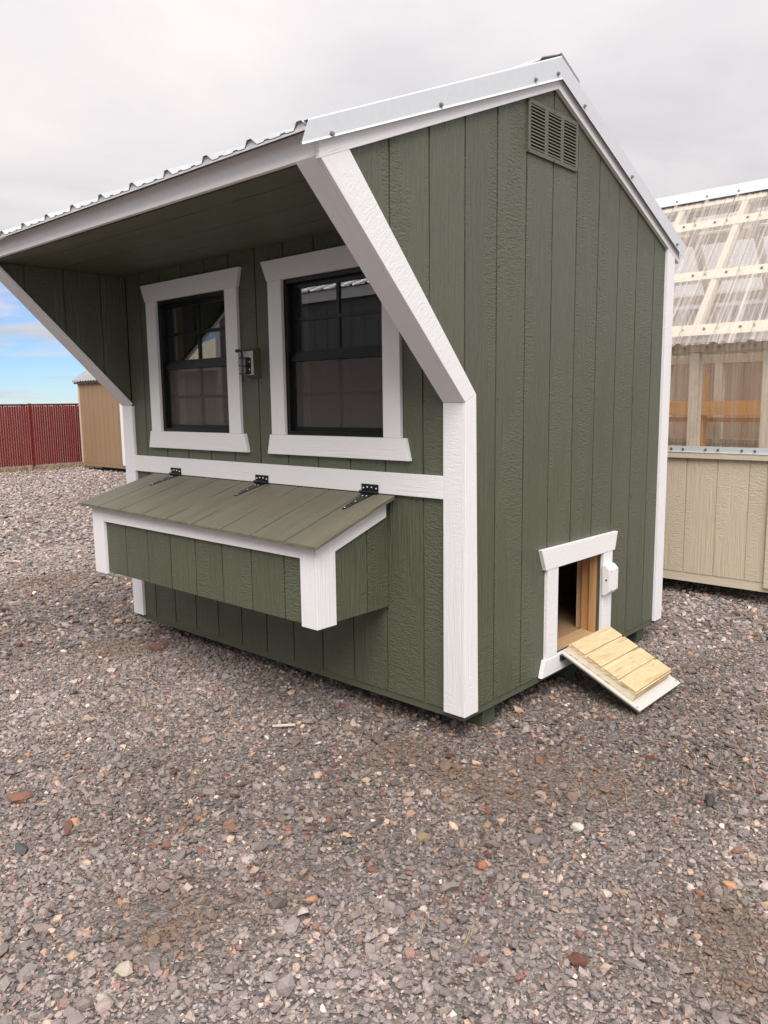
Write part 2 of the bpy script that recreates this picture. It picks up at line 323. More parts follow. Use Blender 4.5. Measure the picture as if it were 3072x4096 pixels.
def planks(parent, bounds, top, bot, brk, openings, to3d, vec, mat, gap=0.0085, name='plank'):
    for a, b in zip(bounds[:-1], bounds[1:]):
        a, b = a+gap/2, b-gap/2
        hit = [o for o in openings if o[0] < b and o[1] > a]
        if not hit: polys = strip(a, b, top, bot, brk, [])
        else:
            o = hit[0]; l = max(a, o[0]); r = min(b, o[1])
            if l-a < 0.004 and b-r < 0.004: polys = strip(a, b, top, bot, brk, [(a-1, b+1, o[2], o[3])])
            elif l-a < 0.004: polys = [[(a, bot(a)), (b, bot(b)), (b, top(b)), (a, top(a)), (a, o[3]), (r, o[3]), (r, o[2]), (a, o[2])]]
            else: polys = [[(a, bot(a)), (b, bot(b)), (b, o[2]), (l, o[2]), (l, o[3]), (b, o[3]), (b, top(b)), (a, top(a))]]
        for p in polys: obj(name, MB().prism([to3d(s, z) for s, z in p], vec), mat, parent)
def sheet_profile(x0, x1, ph, period, main=(0.058, 0.020, 0.019), minor=0.004):
    """corrugation heights along x: one tall rib per period and two small ones between"""
    pts = [(x0, 0.0)]
    k0 = math.floor((x0-ph)/period)-1; k1 = math.ceil((x1-ph)/period)+1
    for k in range(k0, k1):
        c = ph + k*period; bw, tw, h = main
        pr = [(c-bw/2, 0), (c-tw/2, h), (c+tw/2, h), (c+bw/2, 0)]
        for mm in (1/3, 2/3):
            cm = c+period*mm; pr += [(cm-0.016, 0), (cm-0.008, minor), (cm+0.008, minor), (cm+0.016, 0)]
        pts += [p for p in pr if x0 < p[0] < x1]
    pts.append((x1, 0.0)); return pts
def corrugated(name, x0, x1, ph, period, y0, z0, y1, z1, mat, parent, nrow=2, th=0.0015, **kw):
    pr = sheet_profile(x0, x1, ph, period, **kw); d = Vector((0, y1-y0, z1-z0)).normalized(); n = Vector((0, -d.z, d.y))
    if n.z < 0: n = -n
    if abs(d.z) > 0.999: n = Vector((0, -1, 0))
    top = []; bot = []
    for i in range(nrow):
        t = i/(nrow-1); base = Vector((0, y0+(y1-y0)*t, z0+(z1-z0)*t))
        top.append([base + Vector((x, 0, 0)) + n*h for x, h in pr]); bot.append([base + Vector((x, 0, 0)) + n*(h-th) for x, h in pr])
    return obj(name, MB().loft(top, bot), mat, parent)

# ------------------------------------------------------------------ ground
def ground_material():
    mt, nt, b = newmat('packed_gravel')
    g = N(nt, 'ShaderNodeNewGeometry')
    v1 = N(nt, 'ShaderNodeTexVoronoi', i_Scale=48.0, i_Randomness=1.0); L(nt, g.outputs['Position'], v1.inputs['Vector'])
    v2 = N(nt, 'ShaderNodeTexVoronoi', i_Scale=140.0); L(nt, g.outputs['Position'], v2.inputs['Vector'])
    s1 = N(nt, 'ShaderNodeSeparateColor'); L(nt, v1.outputs['Color'], s1.inputs[0])
    c1 = ramp(nt, s1.outputs[0], [(0.0, (0.10, 0.095, 0.095)), (0.45, (0.19, 0.175, 0.17)), (0.75, (0.27, 0.245, 0.235)), (0.93, (0.36, 0.30, 0.26)), (1.0, (0.16, 0.075, 0.05))])
    s2 = N(nt, 'ShaderNodeSeparateColor'); L(nt, v2.outputs['Color'], s2.inputs[0])
    c2 = ramp(nt, s2.outputs[0], [(0.0, (0.09, 0.066, 0.050)), (1.0, (0.24, 0.19, 0.155))])
    n1 = N(nt, 'ShaderNodeTexNoise', i_Scale=1.1, i_Detail=5.0); L(nt, g.outputs['Position'], n1.inputs['Vector'])
    f = N(nt, 'ShaderNodeMapRange', i_1=0.50, i_2=0.66, i_3=0.30, i_4=0.85); L(nt, n1.outputs['Fac'], f.inputs[0])
    mx = N(nt, 'ShaderNodeMix', data_type='RGBA'); L(nt, f.outputs[0], mx.inputs['Factor']); L(nt, c1, mx.inputs['A']); L(nt, c2, mx.inputs['B'])
    L(nt, mx.outputs['Result'], b.inputs['Base Color']); b.inputs['Roughness'].default_value = 0.9
    h = N(nt, 'ShaderNodeMath', operation='MULTIPLY_ADD', i_1=-1.0); L(nt, v1.outputs['Distance'], h.inputs[0])
    h2 = N(nt, 'ShaderNodeMath', operation='MULTIPLY', i_1=-0.3); L(nt, v2.outputs['Distance'], h2.inputs[0]); L(nt, h2.outputs[0], h.inputs[2])
    bp = N(nt, 'ShaderNodeBump', i_Strength=1.0, i_Distance=0.016); L(nt, h.outputs[0], bp.inputs['Height']); L(nt, bp.outputs[0], b.inputs['Normal'])
    return mt
M['ground'] = ground_material()
g = MB(); S = 1200
g.v = [Vector((-S, -S, ZG)), Vector((S, -S, ZG)), Vector((S, S, ZG)), Vector((-S, S, ZG))]; g.f = [[0, 1, 2, 3]]
go = obj('ground', g, 'ground'); tag(go, None, None, kind='structure')

# ------------------------------------------------------------------ chicken coop
T = 0.018; LX = 2.383; YR = 0.61; G8 = 0.2032; SL = 0.409; DEP = 1.83
coop = thing('chicken_coop', 'dark green chicken coop with white trim and roof overhanging its front', 'chicken coop', (-1.19, 0.9, 0))
ZS = 0.233
def top_end(y): return 2.700 - SL*abs(y-YR)
def bot_end(y): return ZS if y > -1e-4 else 1.452 - y
END_BRK = (0.0, YR)
POP = (0.690, 1.118, 0.300, 0.706)
ybounds = [YR + k*G8 for k in range(-7, 7)]; ybounds[0] = -0.70; ybounds[-1] = DEP
ybounds = [-0.70] + [y for y in ybounds if -0.68 < y < DEP-0.05] + [DEP]
# end wall facing right
def end_backing(x0, x1, name, mat, parent, openings=()):
    mb = MB()
    for a, b in zip((-0.70, 0.0, YR), (-0.0002, YR, DEP)):
        for p in strip(a, b, lambda y: top_end(y)-0.004, bot_end, (), list(openings)): mb.prism([(x0, s, z) for s, z in p], (x1-x0, 0, 0))
    return obj(name, mb, mat, parent)
endw = end_backing(-0.014, -0.0055, 'end_wall', 'green_z', coop, [POP])
planks(endw, ybounds, top_end, bot_end, END_BRK, [POP], lambda s, z: (-0.0060, s, z), (0.0060, 0, 0), 'green_z')
# far end wall with the inner face of its wing
fw = end_backing(-LX, -LX+0.012, 'end_wall', 'green_z', coop)
WX = -2.322
wing = obj('wing_panel', MB().prism([(WX-0.012, -0.70, 2.146), (WX-0.012, 0.0, 2.146), (WX-0.012, 0.0, 1.452)], (0.006, 0, 0)), 'green_z', coop)
wb = [-0.70, -0.56, -0.357, -0.154, 0.0]
planks(wing, wb, lambda y: 2.146, lambda y: 1.452-y, (), [], lambda s, z: (WX-0.0065, s, z), (0.0065, 0, 0), 'green_z')
rw = obj('wing_panel', MB().prism([(-0.075, -0.70, 2.146), (-0.075, 0.0, 2.146), (-0.075, 0.0, 1.452)], (0.008, 0, 0)), 'green_z', coop)
# back wall, floor, rim, skids
obj('back_wall', B(-LX+0.012, -0.014, DEP-0.012, DEP, ZS, 2.19), 'inside', coop)
obj('floor_panel', B(-LX+0.013, -0.015, 0.013, DEP-0.013, 0.272, 0.292), 'floorboard', coop)
obj('rim_board', B(-LX, -0.004, 0.005, 0.040, 0.200, 0.2315), 'green_trim', coop, 0.002)
obj('rim_board', B(-0.040, -0.005, 0.0405, DEP-0.04, 0.200, 0.2315), 'green_trim', coop, 0.002)
obj('rim_board', B(-LX, 0.0, DEP-0.039, DEP-0.001, 0.200, 0.2325), 'green_trim', coop, 0.002)
obj('subfloor', B(-LX+0.01, -0.041, 0.041, DEP-0.04, 0.205, 0.2715), 'inside', coop)
for y0 in (0.205, 0.90, 1.690):
    obj('skid', B(-2.22, -0.052, y0, y0+0.088, 0.094, 0.1995), 'skid', coop, 0.004)
# interior framing seen through the door
for y0 in (0.66-0.04, 1.155, 1.76):
    obj('stud', B(-0.104, -0.0145, y0-0.02, y0+0.018, 0.2925, 2.14), 'pine', coop, 0.002)
obj('stud', B(-0.145, -0.1055, 1.160, 1.200, 0.2925, 2.1), 'pine_pale', coop, 0.002)
obj('bottom_plate', B(-0.104, -0.0145, 0.64, 1.134, 0.2925, 0.3005), 'pine_y', coop)
obj('door_header', B(-0.104, -0.0145, 0.64, 1.134, 0.708, 0.745), 'pine_y', coop)
obj('door_lining', B(-0.0545, -0.0150, 1.1185, 1.134, 0.301, 0.7075), 'pine', coop)
for xx in (-2.032, -1.382, -1.19, -1.016, -0.368): obj('stud', B(xx-0.019, xx+0.019, 0.0715 if abs(xx+1.19) > 0.05 else 0.0145, 0.150, 0.2925, 2.14), 'pine', coop, 0.002)
obj('ceiling_panel', B(-LX+0.013, -0.015, 0.015, DEP-0.013, 2.158, 2.168), 'inside', coop)
obj('roost_rail', B(-LX+0.02, -0.02, 1.2, 1.238, 0.62, 0.70), 'inside', coop)

# front wall
W1 = (-2.012, -1.402, 1.300, 1.990); W2 = (-0.996, -0.388, 1.300, 1.990)
xb = [-1.19 + k*0.1985 for k in range(-6, 7)]; xb[0] = WX; xb[-1] = -0.0005
mb = MB()
for a, b in ((WX-0.01, -1.19), (-1.19, -0.0145)):
    for p in strip(a, b, lambda x: 2.15, lambda x: ZS, (), [W1, W2]): mb.prism([(s, 0.006, z) for s, z in p], (0, 0.008, 0))
frontw = obj('front_wall', mb, 'green_z', coop)
planks(frontw, xb, lambda x: 2.149, lambda x: ZS, (), [W1, W2], lambda s, z: (s, 0.0, z), (0, 0.0065, 0), 'green_z')
nail = None
def nails(parent, pts, d):
    global nail
    for p in pts:
        p = Vector(p)
        if nail is None: nail = obj('nail', MB().tube([p, p+Vector(d)*0.0012], 0.0032, 6), 'dark_metal', parent)
        else: copy_at(nail, p+Vector(d)*0.0006, parent, (0, 0, math.pi/2) if d[0] else None)
nails(frontw, [(x+o, -0.0001, 0.247) for x in xb[1:-1] for o in (0.02,)] + [(x-0.02, -0.0001, 1.19) for x in xb[2:-1:2]], (0, -1, 0))
nails(endw, [(0.0001, y+0.02, 0.247) for y in ybounds if 0.05 < y < 1.7] + [(0.0001, y+0.018, z) for y in (0.2, 1.02, 1.42) for z in (0.95, 1.45, 1.95)], (1, 0, 0))
# soffit boards run along the overhang
sof = obj('soffit', B(WX, -0.067, -0.705, -0.001, 2.153, 2.160), 'green_x', coop)
sy = [-0.705, -0.585, -0.382, -0.179, -0.0005]
for a, b in zip(sy[:-1], sy[1:]): obj('plank', B(WX, -0.067, a+0.002, b-0.002, 2.1475, 2.1535), 'green_x', sof)

# corner boards
def bx(name, a, mat, parent=coop, bev=0.0018): return obj(name, B(*a), mat, parent, bev)
bx('corner_board', (-0.086, -0.0003, -T, -0.0005, 0.227, 1.4395), 'white_z')
WY = 0.0717
obj('corner_board', MB().prism([(0.0005, -T, 0.227), (0.0005, WY, 0.227), (0.0005, WY-0.022, 1.470), (0.0005, -T, 1.4395)], (T-0.0005, 0, 0)), 'white_z', coop, 0.0018)
bx('corner_board', (-LX-T, -LX+WY+0.014, -T, -0.0005, 0.227, 1.4395), 'white_z')
bx('corner_board', (-LX-T, -LX-0.0005, 0.0, WY, 0.227, 1.45), 'white_z')
obj('corner_board', MB().prism([(0.0005, 1.848-0.089, 0.221), (0.0005, 1.848, 0.221), (0.0005, 1.848, 2.190), (0.0005, 1.848-0.089, 2.226)], (T-0.0005, 0, 0)), 'white_z', coop, 0.0018)
bx('corner_board', (-0.086, -0.0003, DEP+0.0005, 1.848, 0.221, 2.19), 'white_z')
# slanted boards under the overhang
tip_y, tip_z = -0.728, 2.150
obj('slant_board', MB().prism([(0.0005, -T, 1.4402), (0.0005, WY-0.022, 1.4706), (0.0005, -0.609, 2.1985), (0.0005, tip_y+0.018, 2.1565), (0.0005, tip_y+0.001, tip_z)], (T-0.0005, 0, 0)), 'white_d', coop, 0.0018)
def slant_under(x0, x1):
    a = Vector((x0, -T, 1.4402)); b = Vector((x0, tip_y+0.001, tip_z)); n = Vector((0, 1, 1)).normalized()*T
    return MB().prism([a, b, b+n, a+n], (x1-x0, 0, 0))
obj('slant_board', slant_under(-0.086, -0.0003), 'white_d', coop, 0.0018)
obj('slant_board', slant_under(-LX-T, WX+0.019), 'white_d', coop, 0.0018)
# fascia, rake boards, rail
obj('fascia', B(-LX-T, -0.0003, tip_y, tip_y+T, 2.1503, 2.226), 'white_x', coop, 0.0018)
def rake_line(y, o): return 2.686 + o - SL*abs(y-YR)
obj('rake_board', MB().prism([(0.001, YR, 2.686), (0.001, tip_y, rake_line(tip_y, 0.003)), (0.001, tip_y, rake_line(tip_y, 0.088)), (0.001, YR, 2.774)], (T, 0, 0)), 'white_r', coop, 0.0015)
obj('rake_board', MB().prism([(0.001, YR+0.0008, 2.686), (0.001, 1.902, rake_line(1.902, 0)), (0.001, 1.902, rake_line(1.902, 0.088)), (0.001, YR+0.0008, 2.774)], (T, 0, 0)), 'white_s', coop, 0.0015)
obj('rake_board', MB().prism([(-LX-T, YR, 2.686), (-LX-T, tip_y, rake_line(tip_y, 0)), (-LX-T, tip_y, rake_line(tip_y, 0.085)), (-LX-T, YR, 2.772)], (T-0.001, 0, 0)), 'white_r', coop)
obj('rear_fascia', B(-LX-T, 0.0, 1.885, 1.9015, 2.155, 2.232), 'white_x', coop)
bx('belt_rail', (-2.2965, -0.0868, -T, -0.0005, 1.0755, 1.1635), 'white_x')

# metal roof
PER = 0.2235; RZ = 2.783
def rz(y): return RZ - SL*abs(y-YR)
roof = corrugated('roof', -LX-0.03, 0.026, -0.004, PER, YR, RZ, -0.778, rz(-0.778), 'galv', coop)
corrugated('roof_sheet', -LX-0.03, 0.026, -0.004, PER, YR, RZ, 1.95, rz(1.95), 'galv', roof)
def rake_metal(sgn, yend):
    n = Vector((0, sgn*-SL, 1)).normalized() if sgn < 0 else Vector((0, SL, 1)).normalized()
    d = Vector((0, 1, SL)).normalized() if sgn < 0 else Vector((0, 1, -SL)).normalized()
    a = Vector((0, YR, RZ)); b = Vector((0, yend, rz(yend)))
    sec = [(-0.042, 0.0235), (-0.020, 0.0235), (0.0265, 0.0235), (0.0305, 0.018), (0.0310, -0.052), (0.0365, -0.060)]
    q = Vector((0, -n.y*0 , 0))
    top = []; bot = []
    for e, miter in ((a, True), (b, False)):
        rt = []; rb = []
        for k, (x, h) in enumerate(sec):
            # plumb at the ridge, square at the eave
            p = e + (Vector((0, 0, h*math.sqrt(1+SL*SL))) if miter else n*h); rt.append(p + Vector((x, 0, 0))); off = Vector((-0.0012, 0, 0)) if k > 2 else Vector((0, 0, -0.0012)); rb.append(rt[-1] + off)
        top.append(rt); bot.append(rb)
    return obj('rake_trim', MB().loft(top, bot), 'trim_metal', roof)
rake_metal(-1, -0.786); rake_metal(1, 1.957)
cl_t = [(x, h) for x, h in sheet_profile(-LX-0.02, 0.020, -0.004, PER)]
obj('eave_closure', MB().prism([(x, -0.7765, rz(-0.7765)+h-0.0028) for x, h in cl_t] + [(0.020, -0.7765, rz(-0.7765)-0.008), (-LX-0.02, -0.7765, rz(-0.7765)-0.008)], (0, 0.03, 0.0123)), 'closure', roof)
# screws on the rake trim
scr = MB(); 
scr.tube([(0.0310, 0, 0), (0.0345, 0, 0)], 0.0085, 10); scr.tube([(0.0345, 0, 0), (0.0415, 0, 0)], 0.0050, 6)
screw0 = None
def add_screw(y, h):
    global screw0
    n = Vector((0, 0, 1)); p = Vector((0.0360, y, rz(y)+h))
    if screw0 is None:
        screw0 = obj('screw', scr, 'screw', roof); place(screw0, p - Vector((0, 0, ZG)), roof)
    else: copy_at(screw0, p, roof)
for y in (-0.69, -0.18, 0.41, 0.578, 0.80, 1.27, 1.83): add_screw(y, -0.040)
# ridge cap
cap_t = []; cap_b = []
for dy, h in ((-0.155, 0.026), (-0.148, 0.031), (-0.012, 0.030), (0.0, 0.032), (0.012, 0.030), (0.148, 0.031), (0.155, 0.026)):
    y = YR+dy; z = rz(y)+h + 0.004 + (0.004*math.sin(dy*40))
    cap_t.append([(-LX-0.04, y, z), (-0.5, y, z), (0.022, y, z), (0.028, y, z+0.003)]); cap_b.append([(x, yy, zz-0.002) for x, yy, zz in cap_t[-1]])
obj('ridge_cap', MB().loft(cap_t, cap_b), 'trim_metal', roof)
# dark strip under the cap ends, coloured to stand in for the shaded gap
obj('ridge_gap_shade', MB().prism([(0.002, YR-0.14, rz(YR-0.14)+0.0275), (0.002, YR, RZ+0.0285), (0.002, YR+0.14, rz(YR+0.14)+0.0275), (0.002, YR+0.14, rz(YR+0.14)+0.031), (0.002, YR, RZ+0.034), (0.002, YR-0.14, rz(YR-0.14)+0.031)], (0.018, 0, 0)), 'dark_metal', roof)

# gable vent
VY0, VY1, VZ0, VZ1 = 0.402, 0.797, 2.405, 2.604
colsY = ((0.420, 0.525), (0.551, 0.651), (0.676, 0.777)); SZ0, SZ1 = 2.421, 2.588
mb = MB()
for a, b in ((VY0, 0.420), (0.525, 0.551), (0.651, 0.676), (0.777, VY1)): mb.box(0.0005, 0.009, a, b, VZ0, VZ1)
for a, b in colsY: mb.box(0.0005, 0.0088, a, b, VZ0, SZ0); mb.box(0.0005, 0.0088, a, b, SZ1, VZ1)
vent = obj('gable_vent', mb, 'vent_paint', coop)
obj('vent_back', B(0.0002, 0.0012, VY0+0.003, VY1-0.003, VZ0+0.003, VZ1-0.003), 'dark_metal', vent)
nl = 13; lp = (SZ1-SZ0)/nl; sl0 = None
for a, b in colsY:
    for k in range(nl):
        z = SZ0 + lp*(k+0.5)
        if sl0 is None:
            sl0 = obj('louvre', MB().prism([(0.0014, a+0.001, z+0.0078), (0.0014, a+0.001, z+0.0066), (0.0092, a+0.001, z-0.0046), (0.0105, a+0.001, z-0.0036), (0.0090, a+0.001, z+0.0015)], (0, b-a-0.002, 0)), 'vent_paint', vent)
        else:
            c = (0.00595, (a+b)/2, z+0.0016); copy_at(sl0, c, vent)
v0 = None
for y, z in ((0.407, 2.412), (0.407, 2.598), (0.6, 2.410), (0.6, 2.597), (0.792, 2.412), (0.792, 2.598)):
    if v0 is None: v0 = obj('vent_screw', MB().tube([(0.0091, y, z), (0.0125, y, z)], 0.0035, 8), 'vent_paint', vent)
    else: copy_at(v0, (0.0108, y, z), vent)

# windows
def window(op, name_label):
    x0, x1, z0, z1 = op; f = 0.020; q = 0.020; D = 0.026; zm = 1.668
    mb = MB()
    mb.box(x0+0.001, x0+f, 0.002, 0.070, z0+0.001, z1-0.001); mb.box(x1-f, x1-0.001, 0.002, 0.070, z0+0.001, z1-0.001)
    mb.box(x0+f, x1-f, 0.002, 0.070, z0+0.001, z0+f); mb.box(x0+f, x1-f, 0.002, 0.070, z1-f, z1-0.001)
    wdw = obj('window', mb, 'black', coop); wdw['label'] = name_label
    s = MB()
    s.box(x0+f, x0+f+q, D+0.008, D+0.034, zm, z1-f); s.box(x1-f-q, x1-f, D+0.008, D+0.034, zm, z1-f); s.box(x0+f+q, x1-f-q, D+0.008, D+0.034, z1-f-q, z1-f); s.box(x0+f+q, x1-f-q, D+0.008, D+0.034, zm, zm+0.008)
    obj('upper_sash', s, 'black', wdw)
    mrr = MB(); mrr.box(x0+f, x1-f, D-0.002, D+0.036, zm-0.016, zm-0.0005); mrr.box(x0+f, x1-f, D-0.010, D+0.036, zm-0.037, zm-0.0165)
    obj('meeting_rail', mrr, 'black', wdw)
    s = MB(); zd = zm-0.038
    s.box(x0+f, x0+f+q, D-0.004, D+0.030, z0+f, zd); s.box(x1-f-q, x1-f, D-0.004, D+0.030, z0+f, zd); s.box(x0+f+q, x1-f-q, D-0.004, D+0.030, z0+f, z0+f+q)
    obj('lower_sash', s, 'black', wdw)
    xm = (x0+x1)/2; za, zb_ = zm+0.008, z1-f-q; zc_ = (za+zb_)/2
    obj('muntin', B(xm-0.008, xm+0.008, D+0.012, D+0.026, za+0.0005, zb_-0.0005), 'black', wdw)
    obj('muntin', B(x0+f+q, x1-f-q, D+0.0105, D+0.0275, zc_-0.008, zc_+0.008), 'black', wdw)
    obj('pane', B(x0+f+q-0.002, x1-f-q+0.002, D+0.0185, D+0.0205, za-0.002, zb_+0.002), 'glass', wdw)
    zc = z0+f+q; ze = (zc+zd)/2
    obj('muntin', B(xm-0.008, xm+0.008, D+0.014, D+0.026, zc+0.0005, zd-0.0005), 'black', wdw)
    obj('muntin', B(x0+f+q, x1-f-q, D+0.0125, D+0.0275, ze-0.008, ze+0.008), 'black', wdw)
    obj('pane', B(x0+f+q-0.002, x1-f-q+0.002, D+0.0195, D+0.0215, zc-0.002, zd), 'glass', wdw)
    obj('insect_screen', B(x0+f+q-0.002, x1-f-q+0.002, D+0.0010, D+0.0022, zc-0.002, zd), 'screen', wdw)
    # white casing
    cz0, cz1 = z0+0.003, z1-0.002
    obj('casing', B(x0-0.088, x0+0.003, -T, -0.0005, cz0+0.0008, cz1-0.0008), 'white_z', wdw, 0.0015)
    obj('casing', B(x1-0.003, x1+0.088, -T, -0.0005, cz0+0.0008, cz1-0.0008), 'white_z', wdw, 0.0015)
    hx0, hx1 = x0-0.113, x1+0.113
    obj('head_casing', MB().prism([(hx0+0.022, -T-0.002, cz1), (hx1-0.022, -T-0.002, cz1), (hx1+0.006, -T-0.002, cz1+0.09), (hx0-0.018, -T-0.002, cz1+0.09)], (0, T+0.0015, 0)), 'white_x', wdw, 0.0015)
    obj('sill_casing', MB().prism([(hx0-0.008, -T-0.002, cz0-0.089), (hx1+0.022, -T-0.002, cz0-0.089), (hx1, -T-0.002, cz0), (hx0+0.012, -T-0.002, cz0)], (0, T+0.0015, 0)), 'white_x', wdw, 0.0015)
window(W1, 'left black window with white casing, farther from the gable end')
window(W2, 'right black window with white casing, half hidden behind the slanted board')

# barrel bolt on its block
blk = MB(); by = -0.040
bl_base = [(-1.249, 0, 1.562), (-1.170, 0, 1.562), (-1.170, 0, 1.702), (-1.249, 0, 1.702)]
bl_face = [(-1.247, by, 1.576), (-1.172, by, 1.576), (-1.172, by, 1.688), (-1.247, by, 1.688)]
blk.v = [Vector(p) for p in bl_base+bl_face]; blk.f = [[3, 2, 1, 0], [4, 5, 6, 7]] + [[i, (i+1) % 4, 4+(i+1) % 4, 4+i] for i in range(4)]
bb = obj('bolt_block', blk, 'green_trim', coop, 0.001)
obj('bare_face', B(-1.2455, -1.1735, by-0.0015, by+0.0005, 1.5775, 1.6865), 'bare', bb)
obj('bolt_plate', B(-1.228, -1.188, by-0.0045, by-0.0017, 1.583, 1.655), 'black_metal', bb, 0.001)
bo = MB()
bo.tube([(-1.262, by-0.022, 1.6905), (-1.240, by-0.022, 1.6905), (-1.232, by-0.022, 1.686), (-1.229, by-0.022, 1.676), (-1.229, by-0.022, 1.545)], 0.0042, 8)
bo.tube([(-1.268, by-0.022, 1.690), (-1.246, by-0.022, 1.6905)], 0.0085, 8, 0.0055)
obj('bolt', bo, 'black_metal', bb)
for z in (1.656, 1.620, 1.583): obj('bracket', B(-1.246, -1.200, by-0.029, by-0.0018, z-0.002, z+0.002), 'black_metal', bb)
sp = MB(); pts = [(-1.229+0.0075*math.cos(t*1.0), by-0.022+0.0075*math.sin(t*1.0), 1.586+0.0325*t/40) for t in range(0, 81)]
sp.tube([(a, b, c) for a, b, c in pts], 0.0012, 5); obj('spring', sp, 'screw', bb)
for z in (1.602, 1.638): obj('screw', MB().tube([(-1.196, by-0.0046, z), (-1.196, by-0.0075, z)], 0.0045, 8, 0.002), 'trim_metal', bb)

# nest box
NX0, NX1, NY = -2.030, -0.385, -0.404
def lid_z(y, x=-0.385): return 1.060 + (0.335 + (x+0.35)*0.036)*(y+0.02)      # underside of the slightly racked lid
nb = MB(); nb.prism([(NX0+0.01, -0.0015, 0.608), (NX0+0.01, NY+0.007, 0.608), (NX0+0.01, NY+0.007, lid_z(NY)-0.010), (NX0+0.01, -0.0015, lid_z(0)-0.010)], (NX1-NX0-0.017, 0, 0))
nest = obj('nest_box', nb, 'green_z', coop)
nbx = [NX0, -1.953, -1.758, -1.562, -1.367, -1.171, -0.974, -0.777, -0.573, NX1]
planks(nest, nbx, lambda x: lid_z(NY, x)-0.004, lambda x: 0.603, (), [], lambda s, z: (s, NY, z), (0, 0.0068, 0), 'green_z', gap=0.007)
planks(nest, [NY, -0.331, -0.130, -0.0015], lambda y: lid_z(y)-0.004, lambda y: 0.603, (), [], lambda s, z: (NX1-0.0068, s, z), (0.0068, 0, 0), 'green_z', gap=0.006)
TX1 = NX1+T-0.003; TX0 = NX0-T+0.003; TY = NY-T
obj('corner_board', B(-0.459, NX1, TY, NY-0.0005, 0.597, lid_z(TY)-0.0015), 'white_z', nest, 0.0015)
obj('corner_board', MB().prism([(NX1+0.0005, TY, 0.597), (NX1+0.0005, -0.320, 0.597), (NX1+0.0005, -0.320, lid_z(-0.32)-0.0015), (NX1+0.0005, TY, lid_z(TY)-0.0015)], (T-0.004, 0, 0)), 'white_z', nest, 0.0015)
obj('corner_board', B(NX0-T+0.003, -1.938, TY, NY-0.0005, 0.595, lid_z(TY, -1.94)-0.0015), 'white_z', nest, 0.0015)
obj('corner_board', B(NX0-T+0.003, NX0-0.0005, NY, -0.320, 0.595, lid_z(NY, -2.03)-0.0015), 'white_z', nest)
obj('top_band', MB().prism([(-1.9375, TY+0.001, 0.866), (-0.4595, TY+0.001, 0.863), (-0.4595, TY+0.001, lid_z(TY, -0.46)-0.0015), (-1.9375, TY+0.001, lid_z(TY, -1.94)-0.0015)], (0, T-0.0015, 0)), 'white_x', nest, 0.0015)
obj('top_band', MB().prism([(NX1+0.0005, -0.3195, lid_z(-0.3195)-0.076), (NX1+0.0005, -0.026, lid_z(-0.026)-0.076), (NX1+0.0005, -0.026, lid_z(-0.026)-0.0015), (NX1+0.0005, -0.3195, lid_z(-0.3195)-0.0015)], (T-0.005, 0, 0)), 'white_y', nest, 0.0015)
# lid
LX0, LX1, LY0, LY1 = -2.095, -0.330, -0.458, -0.0205
def lidbox(x0, x1, a, b):
    mb = MB(); mb.v = [Vector((x, y, lid_z(y, x)+h)) for h in (a, b) for x, y in ((x0, LY0), (x1, LY0), (x1, LY1), (x0, LY1))]
    mb.f = [[3, 2, 1, 0], [4, 5, 6, 7]] + [[i, (i+1) % 4, 4+(i+1) % 4, 4+i] for i in range(4)]; return mb
lid = obj('nest_box_lid', lidbox(LX0, LX1, 0.0, 0.0065), 'lid', coop)
lbx = [LX0, -1.905, -1.706, -1.507, -1.307, -1.107, -0.905, -0.706, -0.504, LX1]
for a, b in zip(lbx[:-1], lbx[1:]): obj('plank', lidbox(a+(0.004 if a != LX0 else 0), b-(0.004 if b != LX1 else 0), 0.0060, 0.0125), 'lid', lid)
hp = None
for hx in (-0.466, -1.165, -1.883):
    h = obj('hinge', B(hx-0.047, hx+0.047, -0.0225, -0.0183, 1.078, 1.111), 'black_metal', lid, 0.001)
    obj('barrel', MB().tube([(hx-0.051, -0.0275, 1.0785), (hx+0.047, -0.0275, 1.0785)], 0.0062, 8), 'black_metal', h)
    zt = lambda y, hx=hx: lid_z(y, hx)+0.0131
    st = MB().prism([(hx-0.030, -0.030, zt(-0.03)), (hx+0.030, -0.030, zt(-0.03)), (hx-0.006+0.007, -0.175, zt(-0.175)), (hx-0.006-0.007, -0.175, zt(-0.175))], (0, 0, 0.0025))
    obj('strap', st, 'black_metal', h)
    for dx in (-0.036, -0.013, 0.011, 0.036): obj('screw', MB().tube([(hx+dx, -0.0226, 1.098-(0.004 if abs(dx) > 0.03 else 0)), (hx+dx, -0.0252, 1.098-(0.004 if abs(dx) > 0.03 else 0))], 0.0042, 8, 0.002), 'trim_metal', h)
    for dx, y in ((-0.012, -0.052), (0.010, -0.052), (-0.003, -0.105), (-0.006, -0.163)): obj('screw', MB().tube([(hx+dx, y, zt(y)+0.0026), (hx+dx, y, zt(y)+0.005)], 0.0042, 8, 0.002), 'trim_metal', h)

